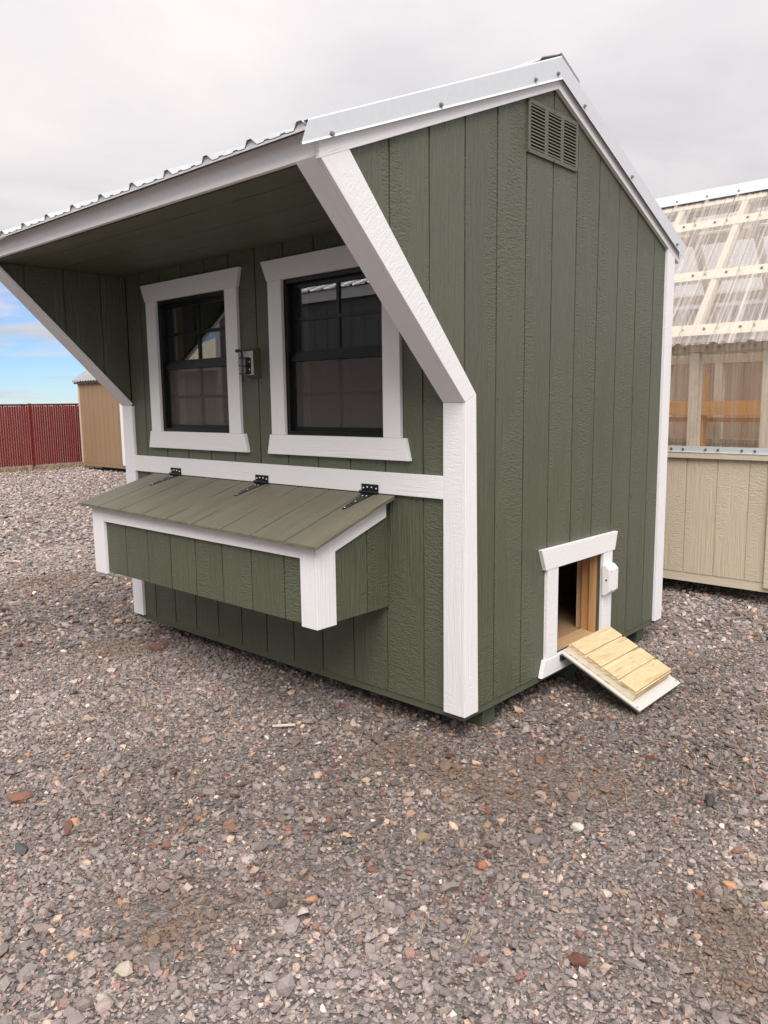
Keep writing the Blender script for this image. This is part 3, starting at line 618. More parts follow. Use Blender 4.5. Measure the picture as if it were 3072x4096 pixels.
# pop door in the end wall
pop = obj('pop_door_casing', B(0.0005, T, 0.593, 0.685, 0.3025, 0.7095), 'white_z', coop, 0.0015)
obj('casing', B(0.0005, T, 1.122, 1.216, 0.3025, 0.7045), 'white_z', pop, 0.0015)
obj('head_casing', MB().prism([(0.0005, 0.575, 0.7105), (0.0005, 1.236, 0.7055), (0.0005, 1.262, 0.795), (0.0005, 0.536, 0.805)], (T+0.002, 0, 0)), 'white_y', pop, 0.0015)
obj('sill_casing', MB().prism([(0.0005, 0.552, 0.226), (0.0005, 1.262, 0.226), (0.0005, 1.238, 0.300), (0.0005, 0.578, 0.302)], (T+0.002, 0, 0)), 'white_y', pop, 0.0015)
obj('opening_edge', B(-0.012, -0.0002, 1.1183, 1.126, 0.301, 0.704), 'dark_metal', pop)
kb = MB(); y0, y1, za, zb2, xo = 1.108, 1.272, 0.498, 0.646, 0.058
kb.prism([(T+0.0005, y0, za), (T+0.0005, y0, zb2), (xo-0.022, y0, zb2), (xo, y0, zb2-0.022), (xo, y0, za+0.022), (xo-0.022, y0, za)], (0, 0.092, 0))
kn = obj('latch_block', kb, 'white_z', pop, 0.0015)
for yy, zz in ((1.125, 0.62), (1.185, 0.62), (1.125, 0.525), (1.185, 0.525)): obj('screw', MB().tube([(xo+0.0002, yy, zz), (xo+0.0012, yy, zz)], 0.0028, 8), 'screw', kn)
obj('bolt_hole', MB().tube([(0.040, 1.1080, 0.575), (0.040, 1.1075, 0.575)], 0.0050, 10), 'black', kn)

# ramp door folded down
HX, HZ = 0.030, 0.302; EX, EZ = 0.404, 0.124
rd = Vector((EX-HX, 0, EZ-HZ)).normalized(); rn = Vector((-rd.z, 0, rd.x)); RL = math.hypot(EX-HX, EZ-HZ)
def rp(s, h, y): q = Vector((HX, 0, HZ)) + rd*s + rn*h; return Vector((q.x, y, q.z))
def rbox(s0, s1, y0, y1, h0, h1): return MB().prism([rp(s0, h0, y0), rp(s1, h0, y0), rp(s1, h1, y0), rp(s0, h1, y0)], (0, y1-y0, 0))
ramp_d = obj('ramp_door', rbox(0, RL, 0.700, 1.140, 0.0065, 0.013), 'back_paint', coop, 0.0008); ramp_d['label'] = 'hinged pop door folded down as a ramp with yellow plywood planks'
obj('outer_face', rbox(0.0005, RL-0.0005, 0.7005, 1.1395, 0.0, 0.0063), 'green_trim', ramp_d)
obj('core', rbox(0.004, RL-0.052, 0.722, 1.098, 0.0132, 0.0515), 'plyedge', ramp_d, 0.001)
obj('cleat', rbox(0.004, RL-0.052, 0.7215, 0.7219, 0.0200, 0.0420), 'beige_lumber', ramp_d)
pb = [0.004 + (RL-0.056)*k/4 for k in range(5)]
obj('plank_base', rbox(0.004, RL-0.052, 0.723, 1.097, 0.0517, 0.0555), 'plyedge', ramp_d)
for a, b in zip(pb[:-1], pb[1:]): obj('plank', rbox(a+0.0055, b-0.0055, 0.7225, 1.0975, 0.0556, 0.0640), 'ply', ramp_d, 0.0008)
for y in (0.735, 1.10): obj('hinge', B(T+0.0025, 0.032, y-0.03, y+0.03, 0.272, 0.296), 'black_metal', ramp_d)
for y in (0.712, 1.125): obj('screw', MB().tube([rp(RL-0.02, 0.0131, y), rp(RL-0.02, 0.0142, y)], 0.0042, 8), 'screw', ramp_d)

# ------------------------------------------------------------------ greenhouse on the right
GY = 2.920; GX0, GX1 = -2.12, 0.335; GYR = 3.865; GW = 2*(GYR-GY); GYB = GY+GW; GS = 1.105
gh = thing('greenhouse', 'beige greenhouse with clear corrugated plastic roof behind the coop', 'greenhouse', (-0.9, GYR, 0))
def gz(y): return 1.926 + GS*(GYR-GY) - GS*abs(y-GYR)      # underside of roof sheet
wl = obj('lower_wall', B(GX0, GX1, GY+0.006, GY+0.014, 0.262, 1.046), 'beige_z', gh)
gb = [-0.281+0.2015*k for k in range(-9, 4)]; gb = [GX0] + [x for x in gb if GX0 < x < GX1-0.05] + [GX1]
planks(wl, gb, lambda x: 1.046, lambda x: 0.262, (), [], lambda s, z: (s, GY, z), (0, 0.0065, 0), 'beige_z', gap=0.007)
wl2 = obj('lower_wall', B(GX1-0.014, GX1-0.006, GY+0.015, GYB, 0.262, 1.046), 'beige_z', gh)
planks(wl2, [GY+0.015+0.2015*k for k in range(0, 11)], lambda x: 1.046, lambda x: 0.262, (), [], lambda s, z: (GX1-0.0062, s, z), (0.0062, 0, 0), 'beige_z', gap=0.007)
obj('lower_wall', B(GX0, GX1-0.015, GYB-0.012, GYB, 0.262, 1.046), 'beige_z', gh)
obj('lower_wall', B(GX0, GX0+0.012, GY+0.015, GYB-0.013, 0.262, 1.046), 'beige_z', gh)
obj('corner_board', B(0.246, GX1+0.018, GY-0.018, GY-0.0005, 0.230, 1.046), 'beige_z', gh, 0.002)
obj('rim_board', B(GX0, GX1, GY+0.004, GY+0.05, 0.198, 0.2615), 'beige_x', gh, 0.002)
obj('rim_board', B(GX1-0.05, GX1-0.004, GY+0.051, GYB, 0.198, 0.2615), 'beige_x', gh, 0.002)
obj('floor_panel', B(GX0+0.013, GX1-0.051, GY+0.051, GYB-0.013, 0.24, 0.262), 'beige_lumber', gh)
for y0 in (GY+0.35, GYR, GYB-0.4): obj('skid', B(GX0+0.2, GX1-0.12, y0, y0+0.09, 0.094, 0.1975), 'skid', gh)
obj('ledge', B(GX0, GX1, GY-0.026, GY+0.10, 1.047, 1.085), 'beige_x', gh, 0.002)
fl = obj('flashing', B(GX0, GX1, GY-0.0215, GY-0.0200, 1.0855, 1.128), 'trim_metal', gh)
obj('drip_edge', B(GX0, GX1, GY-0.030, GY-0.0216, 1.0855, 1.0875), 'trim_metal', fl)
s0 = None
def gscrew(parent, x, y, z, nrm):
    global s0
    nv = Vector(nrm).normalized(); p = Vector((x, y, z))
    obj('screw', MB().tube([p, p+nv*0.004], 0.0085, 8).tube([p+nv*0.004, p+nv*0.010], 0.005, 6), 'screw', parent)
for k in range(-4, 4):
    for d in (0.0, 0.080): 
        x = -0.383+0.229*k+d
        if -0.75 < x < GX1-0.02: gscrew(fl, x, GY-0.0217, 1.107, (0, -1, 0))
studs = [-0.265+0.46*k for k in range(-4, 2)]
for x in studs:
    obj('stud', B(x-0.029, x+0.029, GY+0.004, GY+0.092, 1.0855, 1.742), 'beige_lumber', gh, 0.002)
    obj('stud', B(x-0.029, x+0.029, GYB-0.092, GYB-0.004, 1.0455, 1.742), 'beige_lumber', gh)
tp = obj('top_plate', B(GX0, GX1, GY-0.003, GY+0.092, 1.7425, 1.808), 'beige_x', gh, 0.002)
obj('top_plate', B(GX0, GX1, GYB-0.092, GYB, 1.7425, 1.808), 'beige_x', gh, 0.002)
obj('mid_rail', B(GX0, GX1, GYB-0.075, GYB-0.004, 1.05, 1.085), 'beige_x', gh)
for k in range(-3, 4):
    for d in (0.0, 0.075):
        x = -0.395+0.222*k+d
        if -0.8 < x < GX1: gscrew(tp, x, GY-0.020, 1.772, (0, -1, 0))
for x in studs:
    for s in (-1, 1):
        ye = GYR + s*(GYR-GY); a = Vector((x, ye, gz(ye)-0.075)); b = Vector((x, GYR+s*0.012, gz(GYR)-0.075)); obj('rafter', MB().bar(a, b, 0.040, 0.07, (1, 0, 0)), 'beige_lumber', gh)
pn = Vector((0, -GS, 1)).normalized(); pd = Vector((0, 1, GS)).normalized()
def purlin(yc, s, wd=0.075):
    y = GYR + s*(GYR-yc); n = Vector((0, s*GS, 1)).normalized(); z = gz(yc)
    c = Vector((0, y, z)) - n*0.018
    return obj('purlin', MB().bar(c+Vector((GX0, 0, 0)), c+Vector((GX1, 0, 0)), wd, 0.030, Vector((0, -s*1, GS)).normalized()), 'beige_lumber', gh)
for yc, wd in ((2.885, 0.10), (3.245, 0.088), (3.620, 0.088), (3.785, 0.06)):
    for s in (-1, 1):
        p_ = purlin(yc, s, wd)
        if s == -1 and yc < 3.7:
            for k in range(-5, 4):
                for d in (0.0, 0.085):
                    x = -0.42+0.225*k+d
                    if -1.0 < x < GX1: gscrew(p_, x, yc, gz(yc)+0.002, pn)
obj('ridge_board', B(GX0, GX1, GYR-0.018, GYR+0.018, gz(GYR)-0.16, gz(GYR)-0.03), 'beige_x', gh)
GP = 0.2265
rs = corrugated('roof_sheet', GX0-0.06, GX1+0.16, -0.323, GP, GYR-0.02, gz(GYR-0.02), 2.792, gz(2.792), 'clear', gh, main=(0.06, 0.018, 0.019))
corrugated('roof_sheet', GX0-0.06, GX1+0.16, -0.323, GP, GYR+0.02, gz(GYR+0.02), 2*GYR-2.792, gz(2.792), 'clear', gh, main=(0.06, 0.018, 0.019))
corrugated('wall_sheet', GX0, GX1, -0.36, 0.0762, GY-0.0080, 1.088, GY-0.0080, 1.800, 'clear_wall', gh, main=(0.04, 0.014, 0.010), minor=0.0)
corrugated('wall_sheet', GX0, GX1, -0.36, 0.0762, GYB+0.012, 1.088, GYB+0.012, 1.800, 'clear_wall', gh, main=(0.04, 0.014, 0.010), minor=0.0)
obj('gable_sheet', MB().prism([(GX1-0.003, GY, 1.05), (GX1-0.003, GYB, 1.05), (GX1-0.003, GYB, 1.85), (GX1-0.003, GYR, gz(GYR)-0.02), (GX1-0.003, GY, 1.85)], (0.002, 0, 0)), 'clear', gh)
obj('gable_sheet', MB().prism([(GX0+0.001, GY, 1.05), (GX0+0.001, GYB, 1.05), (GX0+0.001, GYB, 1.85), (GX0+0.001, GYR, gz(GYR)-0.02), (GX0+0.001, GY, 1.85)], (0.002, 0, 0)), 'clear', gh)
rc_t = []; rc_b = []
for dy, h in ((-0.080, 0.020), (-0.075, 0.026), (-0.012, 0.026), (0.0, 0.022), (0.012, 0.026), (0.075, 0.026), (0.080, 0.020)):
    rc_t.append([(GX0-0.08, GYR+dy, gz(GYR+dy)+h*1.4), (GX1+0.17, GYR+dy, gz(GYR+dy)+h*1.4)]); rc_b.append([(x, y, z-0.002) for x, y, z in rc_t[-1]])
rcap = obj('ridge_cap', MB().loft(rc_t, rc_b), 'trim_metal', gh)
for k in range(-5, 4): gscrew(rcap, -0.323+GP*k, GYR-0.068, gz(GYR-0.068)+0.038, pn)

# timber bench standing in the greenhouse
bn = thing('timber_bench', 'honey coloured timber rail and posts glimpsed through the greenhouse wall', 'bench', (-0.9, 4.55, 0.165))
obj('rail', B(-2.0, 0.20, 4.40, 4.438, 1.30, 1.42), 'honey_x', bn)
for x in (-1.9, -0.78, 0.10): obj('leg', B(x-0.045, x+0.045, 4.439, 4.52, 0.262, 1.66), 'honey_z', bn)
obj('shelf', B(-2.0, 0.20, 4.521, 4.68, 1.24, 1.28), 'honey_x', bn)
# brown shed beyond the greenhouse
bs = thing('brown_shed', 'brown timber shed blurred behind the greenhouse plastic', 'shed', (-2.2, 8.6, 0))
bsw = obj('wall', B(-5.2, 0.9, 7.006, 10.0, 0.25, 2.5), 'brown_z', bs)
planks(bsw, [-5.2+0.305*k for k in range(21)], lambda x: 2.5, lambda x: 0.25, (), [], lambda s, z: (s, 7.0, z), (0, 0.0065, 0), 'brown_z', gap=0.012)
obj('skid', B(-5.0, 0.7, 7.3, 7.4, 0.094, 0.25), 'skid', bs); obj('skid', B(-5.0, 0.7, 9.5, 9.6, 0.094, 0.25), 'skid', bs)
obj('roof', MB().prism([(-5.35, 6.8, 2.45), (-5.35, 8.5, 2.95), (-5.35, 10.2, 2.45), (-5.35, 10.2, 2.50), (-5.35, 8.5, 3.01), (-5.35, 6.8, 2.50)], (6.4, 0, 0)), 'galv', bs)

# ------------------------------------------------------------------ tan shed far left
ts = thing('tan_shed', 'tan shed with grey metal roof standing against the red fence', 'shed', (-13.1, 7.0, 0))
SX0, SX1, SY = -13.985, -12.29, 5.60
def ts_top(x): return 1.930
tw = obj('front_wall', B(SX0, SX1, SY+0.007, SY+0.02, 0.262, 1.95), 'tan_z', ts)
planks(tw, [SX0+(SX1-SX0)/9*k for k in range(10)], lambda x: 1.95, lambda x: 0.262, (), [], lambda s, z: (s, SY, z), (0, 0.0075, 0), 'tan_z', gap=0.013)
obj('side_wall', B(SX0, SX0+0.015, SY+0.0205, 8.4, 0.262, 1.95), 'tan_z', ts); obj('side_wall', B(SX1-0.015, SX1, SY+0.0205, 8.4, 0.262, 1.95), 'tan_z', ts)
obj('back_wall', B(SX0+0.0155, SX1-0.0155, 8.385, 8.4, 0.262, 1.95), 'tan_z', ts)
obj('corner_board', B(SX0-0.03, SX0+0.012, SY-0.016, SY-0.0005, 0.262, 1.93), 'beige_z', ts)
obj('corner_board', B(-12.37, SX1+0.016, SY-0.016, SY-0.0005, 0.262, 1.93), 'white_z', ts)
obj('rim_board', B(SX0, SX1, SY+0.004, SY+0.05, 0.195, 0.2615), 'tan_z', ts)
for y0 in (SY+0.25, 8.0): obj('skid', B(SX0+0.3, SX1-0.3, y0, y0+0.1, 0.094, 0.1945), 'skid', ts)
obj('eave_board', B(SX0-0.12, SX1+0.12, SY-0.05, SY-0.02, 1.885, 1.922), 'brown_dark', ts)
# roof slopes up and back from the front eave
pr = sheet_profile(SX0-0.14, SX1+0.14, SX0, 0.11, main=(0.07, 0.03, 0.022), minor=0.0)
for (ya, za_, yb, zb_) in ((SY-0.07, 1.930, 7.0, 2.98), (8.47, 1.930, 7.0, 2.98)):
    obj('roof_sheet', MB().loft([[(x, ya, za_+h) for x, h in pr], [(x, yb, zb_+h) for x, h in pr]], [[(x, ya, za_+h-0.004) for x, h in pr], [(x, yb, zb_+h-0.004) for x, h in pr]]), 'old_steel', ts)
for x in (SX0+0.001, SX1-0.016): obj('gable', MB().prism([(x, SY+0.03, 1.951), (x, 8.38, 1.951), (x, 7.0, 2.93)], (0.014, 0, 0)), 'tan_z', ts)

# ------------------------------------------------------------------ red slatted fence
FX = -15.0
fn = thing('red_fence', 'dark red chain link fence filled with vertical slats', 'fence', (FX, 6.0, 0))
slat = None; y = 0.6; k = 0
while y < 11.5:
    tilt = random.uniform(-0.12, 0.12)
    if slat is None: slat = obj('slat', B(FX-0.0035, FX+0.0035, y-0.0198, y+0.0198, 0.195, 1.448), 'red', fn); 
    else:
        s2 = copy_at(slat, (FX, y, 0.8215+random.uniform(-0.008, 0.006)), fn); s2.rotation_euler = (random.uniform(-0.003, 0.003), 0, tilt)
    y += 0.0492; k += 1
for y in (2.2, 5.02, 7.8, 10.6): obj('post', MB().tube([(FX-0.055, y, 0.09), (FX-0.055, y, 1.50)], 0.030, 10), 'wire', fn)
obj('top_rail', MB().tube([(FX-0.055, 0.6, 1.470), (FX-0.055, 11.5, 1.470)], 0.020, 8), 'wire', fn)
wm = MB(); step = 0.085; yy = 0.6-1.3
while yy < 11.5:
    for sg in (1, -1):
        y0_, y1_ = (yy, yy+1.27); z0_, z1_ = (0.19, 1.465) if sg > 0 else (1.465, 0.19)
        if y0_ < 0.6: t = (0.6-y0_)/1.27; y0_, z0_ = 0.6, z0_+(z1_-z0_)*t
        if y1_ > 11.5: t = (11.5-y0_)/(y1_-y0_); y1_, z1_ = 11.5, z0_+(z1_-z0_)*t
        wm.bar((FX+0.0085, y0_, z0_), (FX+0.0085, y1_, z1_), 0.003, 0.002, (1, 0, 0))
    yy += step
wo = obj('wire_mesh', wm, 'red', fn); wo['kind'] = 'stuff'

# ------------------------------------------------------------------ buildings across the yard, mirrored in the panes
gs = thing('grey_shed', 'grey shed with white fascia seen mirrored in the coop windows', 'shed', (-5.2, -5.5, 0))
gw = obj('wall', B(-7.08, -1.60, -7.2, -4.007, 0.25, 2.62), 'grey_z', gs)
planks(gw, [-7.0+0.2032*k for k in range(27)], lambda x: 2.62, lambda x: 0.25, (), [], lambda s, z: (s, -4.0065, z), (0, 0.0065, 0), 'grey_z', gap=0.010)
obj('fascia', B(-7.25, -1.45, -3.97, -3.945, 2.60, 2.715), 'white_x', gs)
obj('corner_board', B(-7.10, -7.005, -3.9995, -3.982, 0.25, 2.59), 'white_z', gs)
obj('corner_board', B(-1.66, -1.58, -3.9995, -3.982, 0.25, 2.59), 'white_z', gs)
for y0 in (-4.4, -6.9): obj('skid', B(-6.9, -1.8, y0, y0+0.1, 0.094, 0.2495), 'skid', gs)
pr = sheet_profile(-7.27, -1.43, -7.0, 0.2286)
for (ya, za_, yb, zb_) in ((-3.92, 2.722, -5.6, 3.35), (-7.3, 2.722, -5.6, 3.35)):
    obj('roof_sheet', MB().loft([[(x, ya, za_+h) for x, h in pr], [(x, yb, zb_+h) for x, h in pr]], [[(x, ya, za_+h-0.003) for x, h in pr], [(x, yb, zb_+h-0.003) for x, h in pr]]), 'galv', gs)
for x in (-7.079, -1.615): obj('gable', MB().prism([(x, -4.03, 2.621), (x, -7.18, 2.621), (x, -5.6, 3.30)], (0.014, 0, 0)), 'grey_z', gs)
cb = thing('cream_barn', 'barn with cream metal roof mirrored in the upper left window', 'barn', (-12.0, -10.0, 0))
obj('wall', B(-15.0, -10.2, -12.0, -8.3, 0.1, 2.35), 'beige_z', cb)
pr = sheet_profile(-15.3, -9.9, -15.0, 0.3)
for (ya, za_, yb, zb_) in ((-8.0, 2.3, -10.15, 3.2), (-12.3, 2.3, -10.15, 3.2)):
    obj('roof_sheet', MB().loft([[(x, ya, za_+h) for x, h in pr], [(x, yb, zb_+h) for x, h in pr]], [[(x, ya, za_+h-0.003) for x, h in pr], [(x, yb, zb_+h-0.003) for x, h in pr]]), 'cream_roof', cb)
obj('fascia', B(-15.2, -10.0, -8.06, -8.03, 2.18, 2.29), 'white_x', cb)

# ------------------------------------------------------------------ gravel: crushed stone
def stone_material():
    mt, nt, b = newmat('crushed_stone')
    at = N(nt, 'ShaderNodeAttribute', attribute_name='tint', attribute_type='GEOMETRY')
    g = N(nt, 'ShaderNodeNewGeometry')
    n1 = N(nt, 'ShaderNodeTexNoise', i_Scale=260.0, i_Detail=3.0, i_Roughness=0.7); L(nt, g.outputs['Position'], n1.inputs['Vector'])
    f = N(nt, 'ShaderNodeMapRange', i_1=0.25, i_2=0.75, i_3=0.72, i_4=1.28); L(nt, n1.outputs['Fac'], f.inputs[0])
    sc = N(nt, 'ShaderNodeVectorMath', operation='SCALE'); L(nt, at.outputs['Color'], sc.inputs[0]); L(nt, f.outputs[0], sc.inputs['Scale'])
    L(nt, sc.outputs[0], b.inputs['Base Color']); b.inputs['Roughness'].default_value = 0.85; b.inputs['Specular IOR Level'].default_value = 0.3
    bp = N(nt, 'ShaderNodeBump', i_Strength=0.7, i_Distance=0.003); L(nt, n1.outputs['Fac'], bp.inputs['Height']); L(nt, bp.outputs[0], b.inputs['Normal'])
    return mt
M['stone'] = stone_material()
bm = bmesh.new(); bmesh.ops.create_icosphere(bm, subdivisions=1, radius=1.0); bm.verts.ensure_lookup_table()
ICO_V = np.array([v.co[:] for v in bm.verts]); ICO_F = np.array([[v.index for v in f.verts] for f in bm.faces]); bm.free()
NVAR = 40; VAR = []
for k in range(NVAR):
    V = ICO_V * (1 + rng.normal(0, 0.20, (12, 1)))
    for _ in range(4):       # cleave flat faces as crushing does
        n = rng.normal(size=3); n /= np.linalg.norm(n); d = rng.uniform(0.55, 0.85); pj = V @ n; V = V - np.outer(np.maximum(pj-d, 0), n)
    VAR.append(V)
VAR = np.array(VAR)
def smooth_noise(x, y, s, seed):
    r = np.random.default_rng(seed); o = np.zeros_like(x)
    for k in range(7):
        a = r.uniform(0, 6.28); f = s*r.uniform(0.6, 1.7); p = r.uniform(0, 6.28); o += np.sin((x*math.cos(a)+y*math.sin(a))*f*2*math.pi + p)
    return o/7**0.5
PAL = np.array([(0.125,0.122,0.126), (0.165,0.160,0.162), (0.205,0.198,0.198), (0.250,0.238,0.236), (0.185,0.158,0.142), (0.225,0.190,0.165), (0.33,0.31,0.30), (0.42,0.31,0.235), (0.46,0.37,0.28), (0.150,0.060,0.042), (0.20,0.095,0.065), (0.60,0.55,0.49), (0.40,0.22,0.12), (0.07,0.068,0.07)])
PW_ = np.array([0.12, 0.17, 0.16, 0.13, 0.11, 0.10, 0.070, 0.030, 0.025, 0.018, 0.024, 0.012, 0.008, 0.03]); PW_ /= PW_.sum()
EARTH = ((0.36, 0.02, 0.16), (0.52, 0.10, 0.12), (1.17, -0.42, 0.10), (1.20, -0.62, 0.12), (0.12, -0.22, 0.10), (0.02, -1.35, 0.16), (-0.15, -0.20, 0.14), (0.30, -0.22, 0.12), (0.62, 0.02, 0.10))
def build_stones(x, y, r, lift, name, VAR, ICO_F):
    n = len(x); nv = VAR.shape[1]; V = VAR[rng.integers(0, NVAR, n)]
    s = np.stack([r*rng.uniform(0.9, 1.5, n), r*rng.uniform(0.7, 1.1, n), r*rng.uniform(0.42, 0.85, n)], 1)
    V = V*s[:, None, :]
    # tilt then spin
    t = rng.normal(0, 0.35, n); c, q = np.cos(t), np.sin(t)
    Y = V[:, :, 1]*c[:, None] - V[:, :, 2]*q[:, None]; Z = V[:, :, 1]*q[:, None] + V[:, :, 2]*c[:, None]; V = np.stack([V[:, :, 0], Y, Z], 2)
    t = rng.normal(0, 0.30, n); c, q = np.cos(t), np.sin(t)
    X = V[:, :, 0]*c[:, None] + V[:, :, 2]*q[:, None]; Z = -V[:, :, 0]*q[:, None] + V[:, :, 2]*c[:, None]; V = np.stack([X, V[:, :, 1], Z], 2)
    t = rng.uniform(0, 6.283, n); c, q = np.cos(t), np.sin(t)
    X = V[:, :, 0]*c[:, None] - V[:, :, 1]*q[:, None]; Y = V[:, :, 0]*q[:, None] + V[:, :, 1]*c[:, None]; V = np.stack([X, Y, V[:, :, 2]], 2)
    V[:, :, 0] += x[:, None]; V[:, :, 1] += y[:, None]; V[:, :, 2] += (r*lift)[:, None]
    cidx = rng.choice(len(PAL), n, p=PW_); C = PAL[cidx]*np.array([(1.14, 1.0, 0.93)])*rng.uniform(0.60, 1.20, (n, 1))
    # dusty and earthy patches; trend also puts the coop-front shade into stone colours
    dust_shade = np.clip(0.30 + 0.28*smooth_noise(x, y, 0.33, 3) + 0.45*np.clip(-(y+0.75)*1.2, 0, 1) + 0.5*np.clip((-x-3.2)*0.5, 0, 1) + 0.14*smooth_noise(x, y, 1.3, 4), 0, 1.0)[:, None]*0.75
    C = C*(1-dust_shade) + dust_shade*(0.62*C + 0.38*np.array([(0.47, 0.405, 0.385)]))*1.46
    earth = np.clip(smooth_noise(x, y, 0.55, 8)*0.6 - 0.75, 0, 0.5)
    for ex, ey, er in EARTH: earth = np.maximum(earth, 0.95*np.exp(-((x-ex)**2 + (y-ey)**2)/(er*er)) * (0.75+0.35*smooth_noise(x, y, 3.0, 12)))
    earth = np.clip(earth, 0, 0.8)[:, None]
    C = C*(1-earth) + earth*np.array([(0.20, 0.125, 0.080)])
    me = bpy.data.meshes.new(name); F_ = (ICO_F[None] + (np.arange(n)*nv)[:, None, None]).reshape(-1, 3)
    me.vertices.add(n*nv); me.vertices.foreach_set('co', V.reshape(-1).astype(np.float32))
    me.loops.add(len(F_)*3); me.loops.foreach_set('vertex_index', F_.reshape(-1).astype(np.int32))
    me.polygons.add(len(F_)); me.polygons.foreach_set('loop_start', np.arange(0, len(F_)*3, 3, dtype=np.int32)); me.polygons.foreach_set('loop_total', np.full(len(F_), 3, dtype=np.int32))
    at = me.attributes.new('tint', 'FLOAT_COLOR', 'POINT'); C4 = np.ones((n, nv, 4), np.float32); C4[:, :, :3] = C[:, None, :]; at.data.foreach_set('color', C4.reshape(-1))
    me.update(); me.validate(); me.shade_flat(); me.materials.append(M['stone'])
    o = bpy.data.objects.new(name, me); col.objects.link(o); return o
def scatter(r0, r1, a0, a1, dens):
    A = 0.5*(r1*r1-r0*r0)*(a1-a0); n = int(A*dens); r = np.sqrt(rng.uniform(r0*r0, r1*r1, n)); a = rng.uniform(a0, a1, n)
    return CAM.x - np.sin(a)*r, CAM.y + np.cos(a)*r
YAW = 0.7352
def lay(bands, name, label, VAR, F_, lift):
    xs, ys, rs_ = [], [], []
    for r0, r1, a0, a1, dens, med, sig in bands:
        x, y = scatter(r0, r1, a0, a1, dens); r = np.clip(np.exp(rng.normal(math.log(med), sig, len(x))), 0.0025, 0.034)
        keep = ~((x > -LX+0.45) & (x < -0.45) & (y > 0.45) & (y < DEP-0.2))                          # dark core under the coop
        keep &= ~((x < -0.3) & (x > GX0) & (y > GY+0.5)) & ~((y > GY+0.6) & (x > GX0)) & ~((x < SX1) & (y > SY+0.3)) & (x > -14.9)
        for yk in (0.205, 0.90, 1.690): keep &= ~((x > -2.235) & (x < -0.045) & (y > yk-0.012) & (y < yk+0.10))
        keep &= ~((y > DEP) & (x < -2.6) & (y > 3.2) & (x > -9))   # hidden behind the coop
        keep &= ~((x > 0.02) & (x < 0.43) & (y > 0.67) & (y < 1.17) & (r > 0.0085))    # clear under the ramp
        # worn spots where the earth shows
        bare = np.clip(smooth_noise(x, y, 0.8, 21)*0.55 - 0.35, 0, 0.5)
        for ex, ey, er in EARTH: bare = np.maximum(bare, 0.8*np.exp(-((x-ex)**2 + (y-ey)**2)/(er*er)))
        keep &= rng.uniform(0, 1, len(x)) > bare*np.where(r > 0.007, 1.0, 0.45)
        xs.append(x[keep]); ys.append(y[keep]); rs_.append(r[keep])
    x, y, r = map(np.concatenate, (xs, ys, rs_))
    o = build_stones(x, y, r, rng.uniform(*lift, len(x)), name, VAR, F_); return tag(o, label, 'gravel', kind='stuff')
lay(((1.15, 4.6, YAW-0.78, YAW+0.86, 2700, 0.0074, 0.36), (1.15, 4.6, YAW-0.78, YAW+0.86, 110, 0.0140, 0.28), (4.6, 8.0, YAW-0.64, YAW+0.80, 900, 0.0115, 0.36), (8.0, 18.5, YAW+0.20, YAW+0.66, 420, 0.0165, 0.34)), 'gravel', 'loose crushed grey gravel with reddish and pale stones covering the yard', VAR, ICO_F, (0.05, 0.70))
OCT_V = np.array([(1,0,0), (-1,0,0), (0,1,0), (0,-1,0), (0,0,1), (0,0,-1)], float); OCT_F = np.array([(0,2,4), (2,1,4), (1,3,4), (3,0,4), (2,0,5), (1,2,5), (3,1,5), (0,3,5)])
VARO = np.array([OCT_V*(1+rng.normal(0, 0.22, (6, 1))) + rng.normal(0, 0.18, (6, 3)) for _ in range(NVAR)])
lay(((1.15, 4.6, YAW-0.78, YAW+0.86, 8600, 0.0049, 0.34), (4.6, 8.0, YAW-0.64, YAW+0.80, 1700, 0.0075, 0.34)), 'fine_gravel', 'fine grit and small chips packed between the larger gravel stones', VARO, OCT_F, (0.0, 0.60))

# single stones one can pick out
def rock(x, y, r, sc, c, name, label, cat='stone', rough=0.9, group=None):
    bm = bmesh.new(); bmesh.ops.create_icosphere(bm, subdivisions=2, radius=1.0); rr = random.Random(hash((round(x*1000), round(y*1000))) & 0xffff)
    for v in bm.verts: v.co *= 1 + rr.uniform(-0.20, 0.20)
    for _ in range(6):
        n = Vector((rr.gauss(0, 1), rr.gauss(0, 1), rr.gauss(0, 1))).normalized(); d = rr.uniform(0.55, 0.85)
        for v in bm.verts:
            k = v.co.dot(n)-d
            if k > 0: v.co -= n*k
    bmesh.ops.scale(bm, vec=(r*sc[0], r*sc[1], r*sc[2]), verts=bm.verts[:]); bmesh.ops.rotate(bm, matrix=Matrix.Rotation(rr.uniform(0, 6.28), 3, 'Z') @ Matrix.Rotation(rr.uniform(-0.25, 0.25), 3, 'X'), verts=bm.verts[:], cent=(0, 0, 0))
    me = bpy.data.meshes.new(name); bm.to_mesh(me); bm.free(); me.shade_flat()
    at = me.attributes.new('tint', 'FLOAT_COLOR', 'POINT'); at.data.foreach_set('color', [k for v in me.vertices for k in (*c, 1)]); me.materials.append(M['stone'])
    o = bpy.data.objects.new(name, me); col.objects.link(o); o.location = (x, y, r*sc[2]*0.75); return tag(o, label, cat, group)
rock(-2.02, -0.107, 0.055, (1.3, 0.7, 0.45), (0.24, 0.125, 0.095), 'brick_fragment', 'reddish brick fragment lying beside the nest box shadow on the left', 'stone')
rock(0.885, 0.187, 0.030, (1.3, 0.7, 0.6), (0.075, 0.072, 0.072), 'dark_rock', 'dark slate rock tilted up on the gravel at the right', 'stone')
rock(0.623, -0.249, 0.019, (1.3, 1.0, 0.7), (0.56, 0.53, 0.47), 'white_stone', 'small pale cream stone on the gravel below the ramp', 'stone')
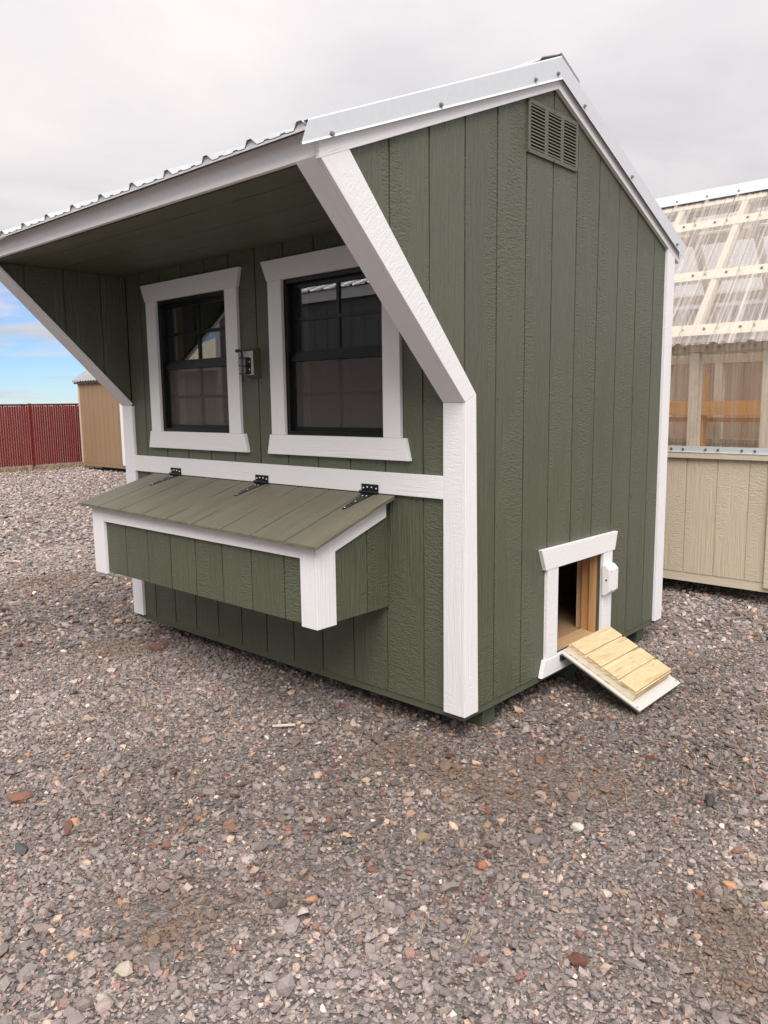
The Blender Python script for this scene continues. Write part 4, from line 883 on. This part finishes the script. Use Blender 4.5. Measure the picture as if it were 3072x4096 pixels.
rock(0.921, -0.791, 0.022, (1.2, 0.9, 0.8), (0.15, 0.07, 0.05), 'lava_rock', 'rusty red lava rock in the bottom right foreground', 'stone')
rock(-0.590, -1.469, 0.028, (1.2, 0.8, 0.5), (0.10, 0.098, 0.10), 'dark_rock', 'dark blue grey rock at the left edge of the gravel', 'stone')
rock(-0.911, -1.34, 0.040, (1.3, 0.8, 0.5), (0.25, 0.13, 0.09), 'red_rock', 'flat reddish rock at the far left edge of the gravel', 'stone')
rock(0.12, -1.53, 0.024, (1.2, 0.9, 0.55), (0.46, 0.40, 0.31), 'tan_stone', 'rounded tan stone near the bottom left corner', 'stone')
rock(-0.20, -0.98, 0.022, (1.2, 0.9, 0.6), (0.24, 0.15, 0.12), 'red_rock', 'dull pinkish red rock in the middle of the left foreground', 'stone')
rock(0.30, -0.62, 0.022, (1.3, 0.8, 0.8), (0.28, 0.20, 0.13), 'brown_stone', 'brown stone in the gravel below the near corner post', 'stone')
rock(0.52, -0.62, 0.016, (1.0, 0.9, 0.8), (0.34, 0.15, 0.085), 'orange_stone', 'small orange stone in the centre foreground gravel', 'stone')
def splinter(a, b, wd, name, label):
    o = obj(name, MB().bar((a[0], a[1], ZG+a[2]), (b[0], b[1], ZG+b[2]), wd, 0.006, (1, 0.3, 0)), 'beige_lumber'); return tag(o, label, 'wood scrap')
splinter((-0.70, -0.385, 0.016), (-0.63, -0.32, 0.020), 0.008, 'wood_splinter', 'pale wood splinter lying on dark gravel in front of the coop')
# dry weeds and straw between the stones
wg = MB()
def blade(x, y, h, lean, az, wd):
    p0 = Vector((x, y, ZG)); p1 = p0 + Vector((math.cos(az)*lean*h*0.4, math.sin(az)*lean*h*0.4, h*0.7)); p2 = p0 + Vector((math.cos(az)*lean*h, math.sin(az)*lean*h, h))
    s = Vector((-math.sin(az), math.cos(az), 0))*wd; k = len(wg.v); wg.v += [p0+s, p0-s, p1+s*0.7, p1-s*0.7, p2]; wg.f += [[k, k+1, k+3, k+2], [k+2, k+3, k+4]]
for (cx, cy, nb_, sp_, h) in ((-1.30, -0.62, 22, 0.05, 0.035), (-0.62, -0.86, 16, 0.04, 0.03), (0.50, -0.50, 20, 0.05, 0.032), (0.95, 0.45, 40, 0.12, 0.035), (1.08, 0.15, 30, 0.10, 0.03), (0.86, 1.02, 26, 0.05, 0.06), (0.55, -0.05, 14, 0.05, 0.03), (1.12, -0.36, 24, 0.12, 0.022), (0.42, 2.2, 14, 0.03, 0.07), (0.62, -0.95, 20, 0.05, 0.02), (1.17, -0.55, 16, 0.08, 0.02), (-0.35, -0.2, 14, 0.06, 0.03), (0.3, 2.6, 14, 0.04, 0.07), (0.75, 0.28, 18, 0.07, 0.03)):
    for _ in range(nb_): blade(random.gauss(cx, sp_), random.gauss(cy, sp_), h*random.uniform(0.5, 1.4), random.uniform(0.6, 3.2), random.uniform(0, 6.28), random.uniform(0.0007, 0.0014))
wo = obj('dry_weeds', wg, 'straw'); tag(wo, 'sparse dry straw coloured weeds growing through the gravel', 'weeds', kind='stuff')
wg = MB()
for _ in range(2600): blade(FX+0.12+abs(random.gauss(0, 0.20)), random.uniform(2.5, 7.5), random.uniform(0.04, 0.13), random.uniform(0.3, 1.4), random.uniform(0, 6.28), 0.004)
wo = obj('dry_grass', wg, 'straw'); tag(wo, 'strip of dry yellow grass along the foot of the red fence', 'grass', kind='stuff')
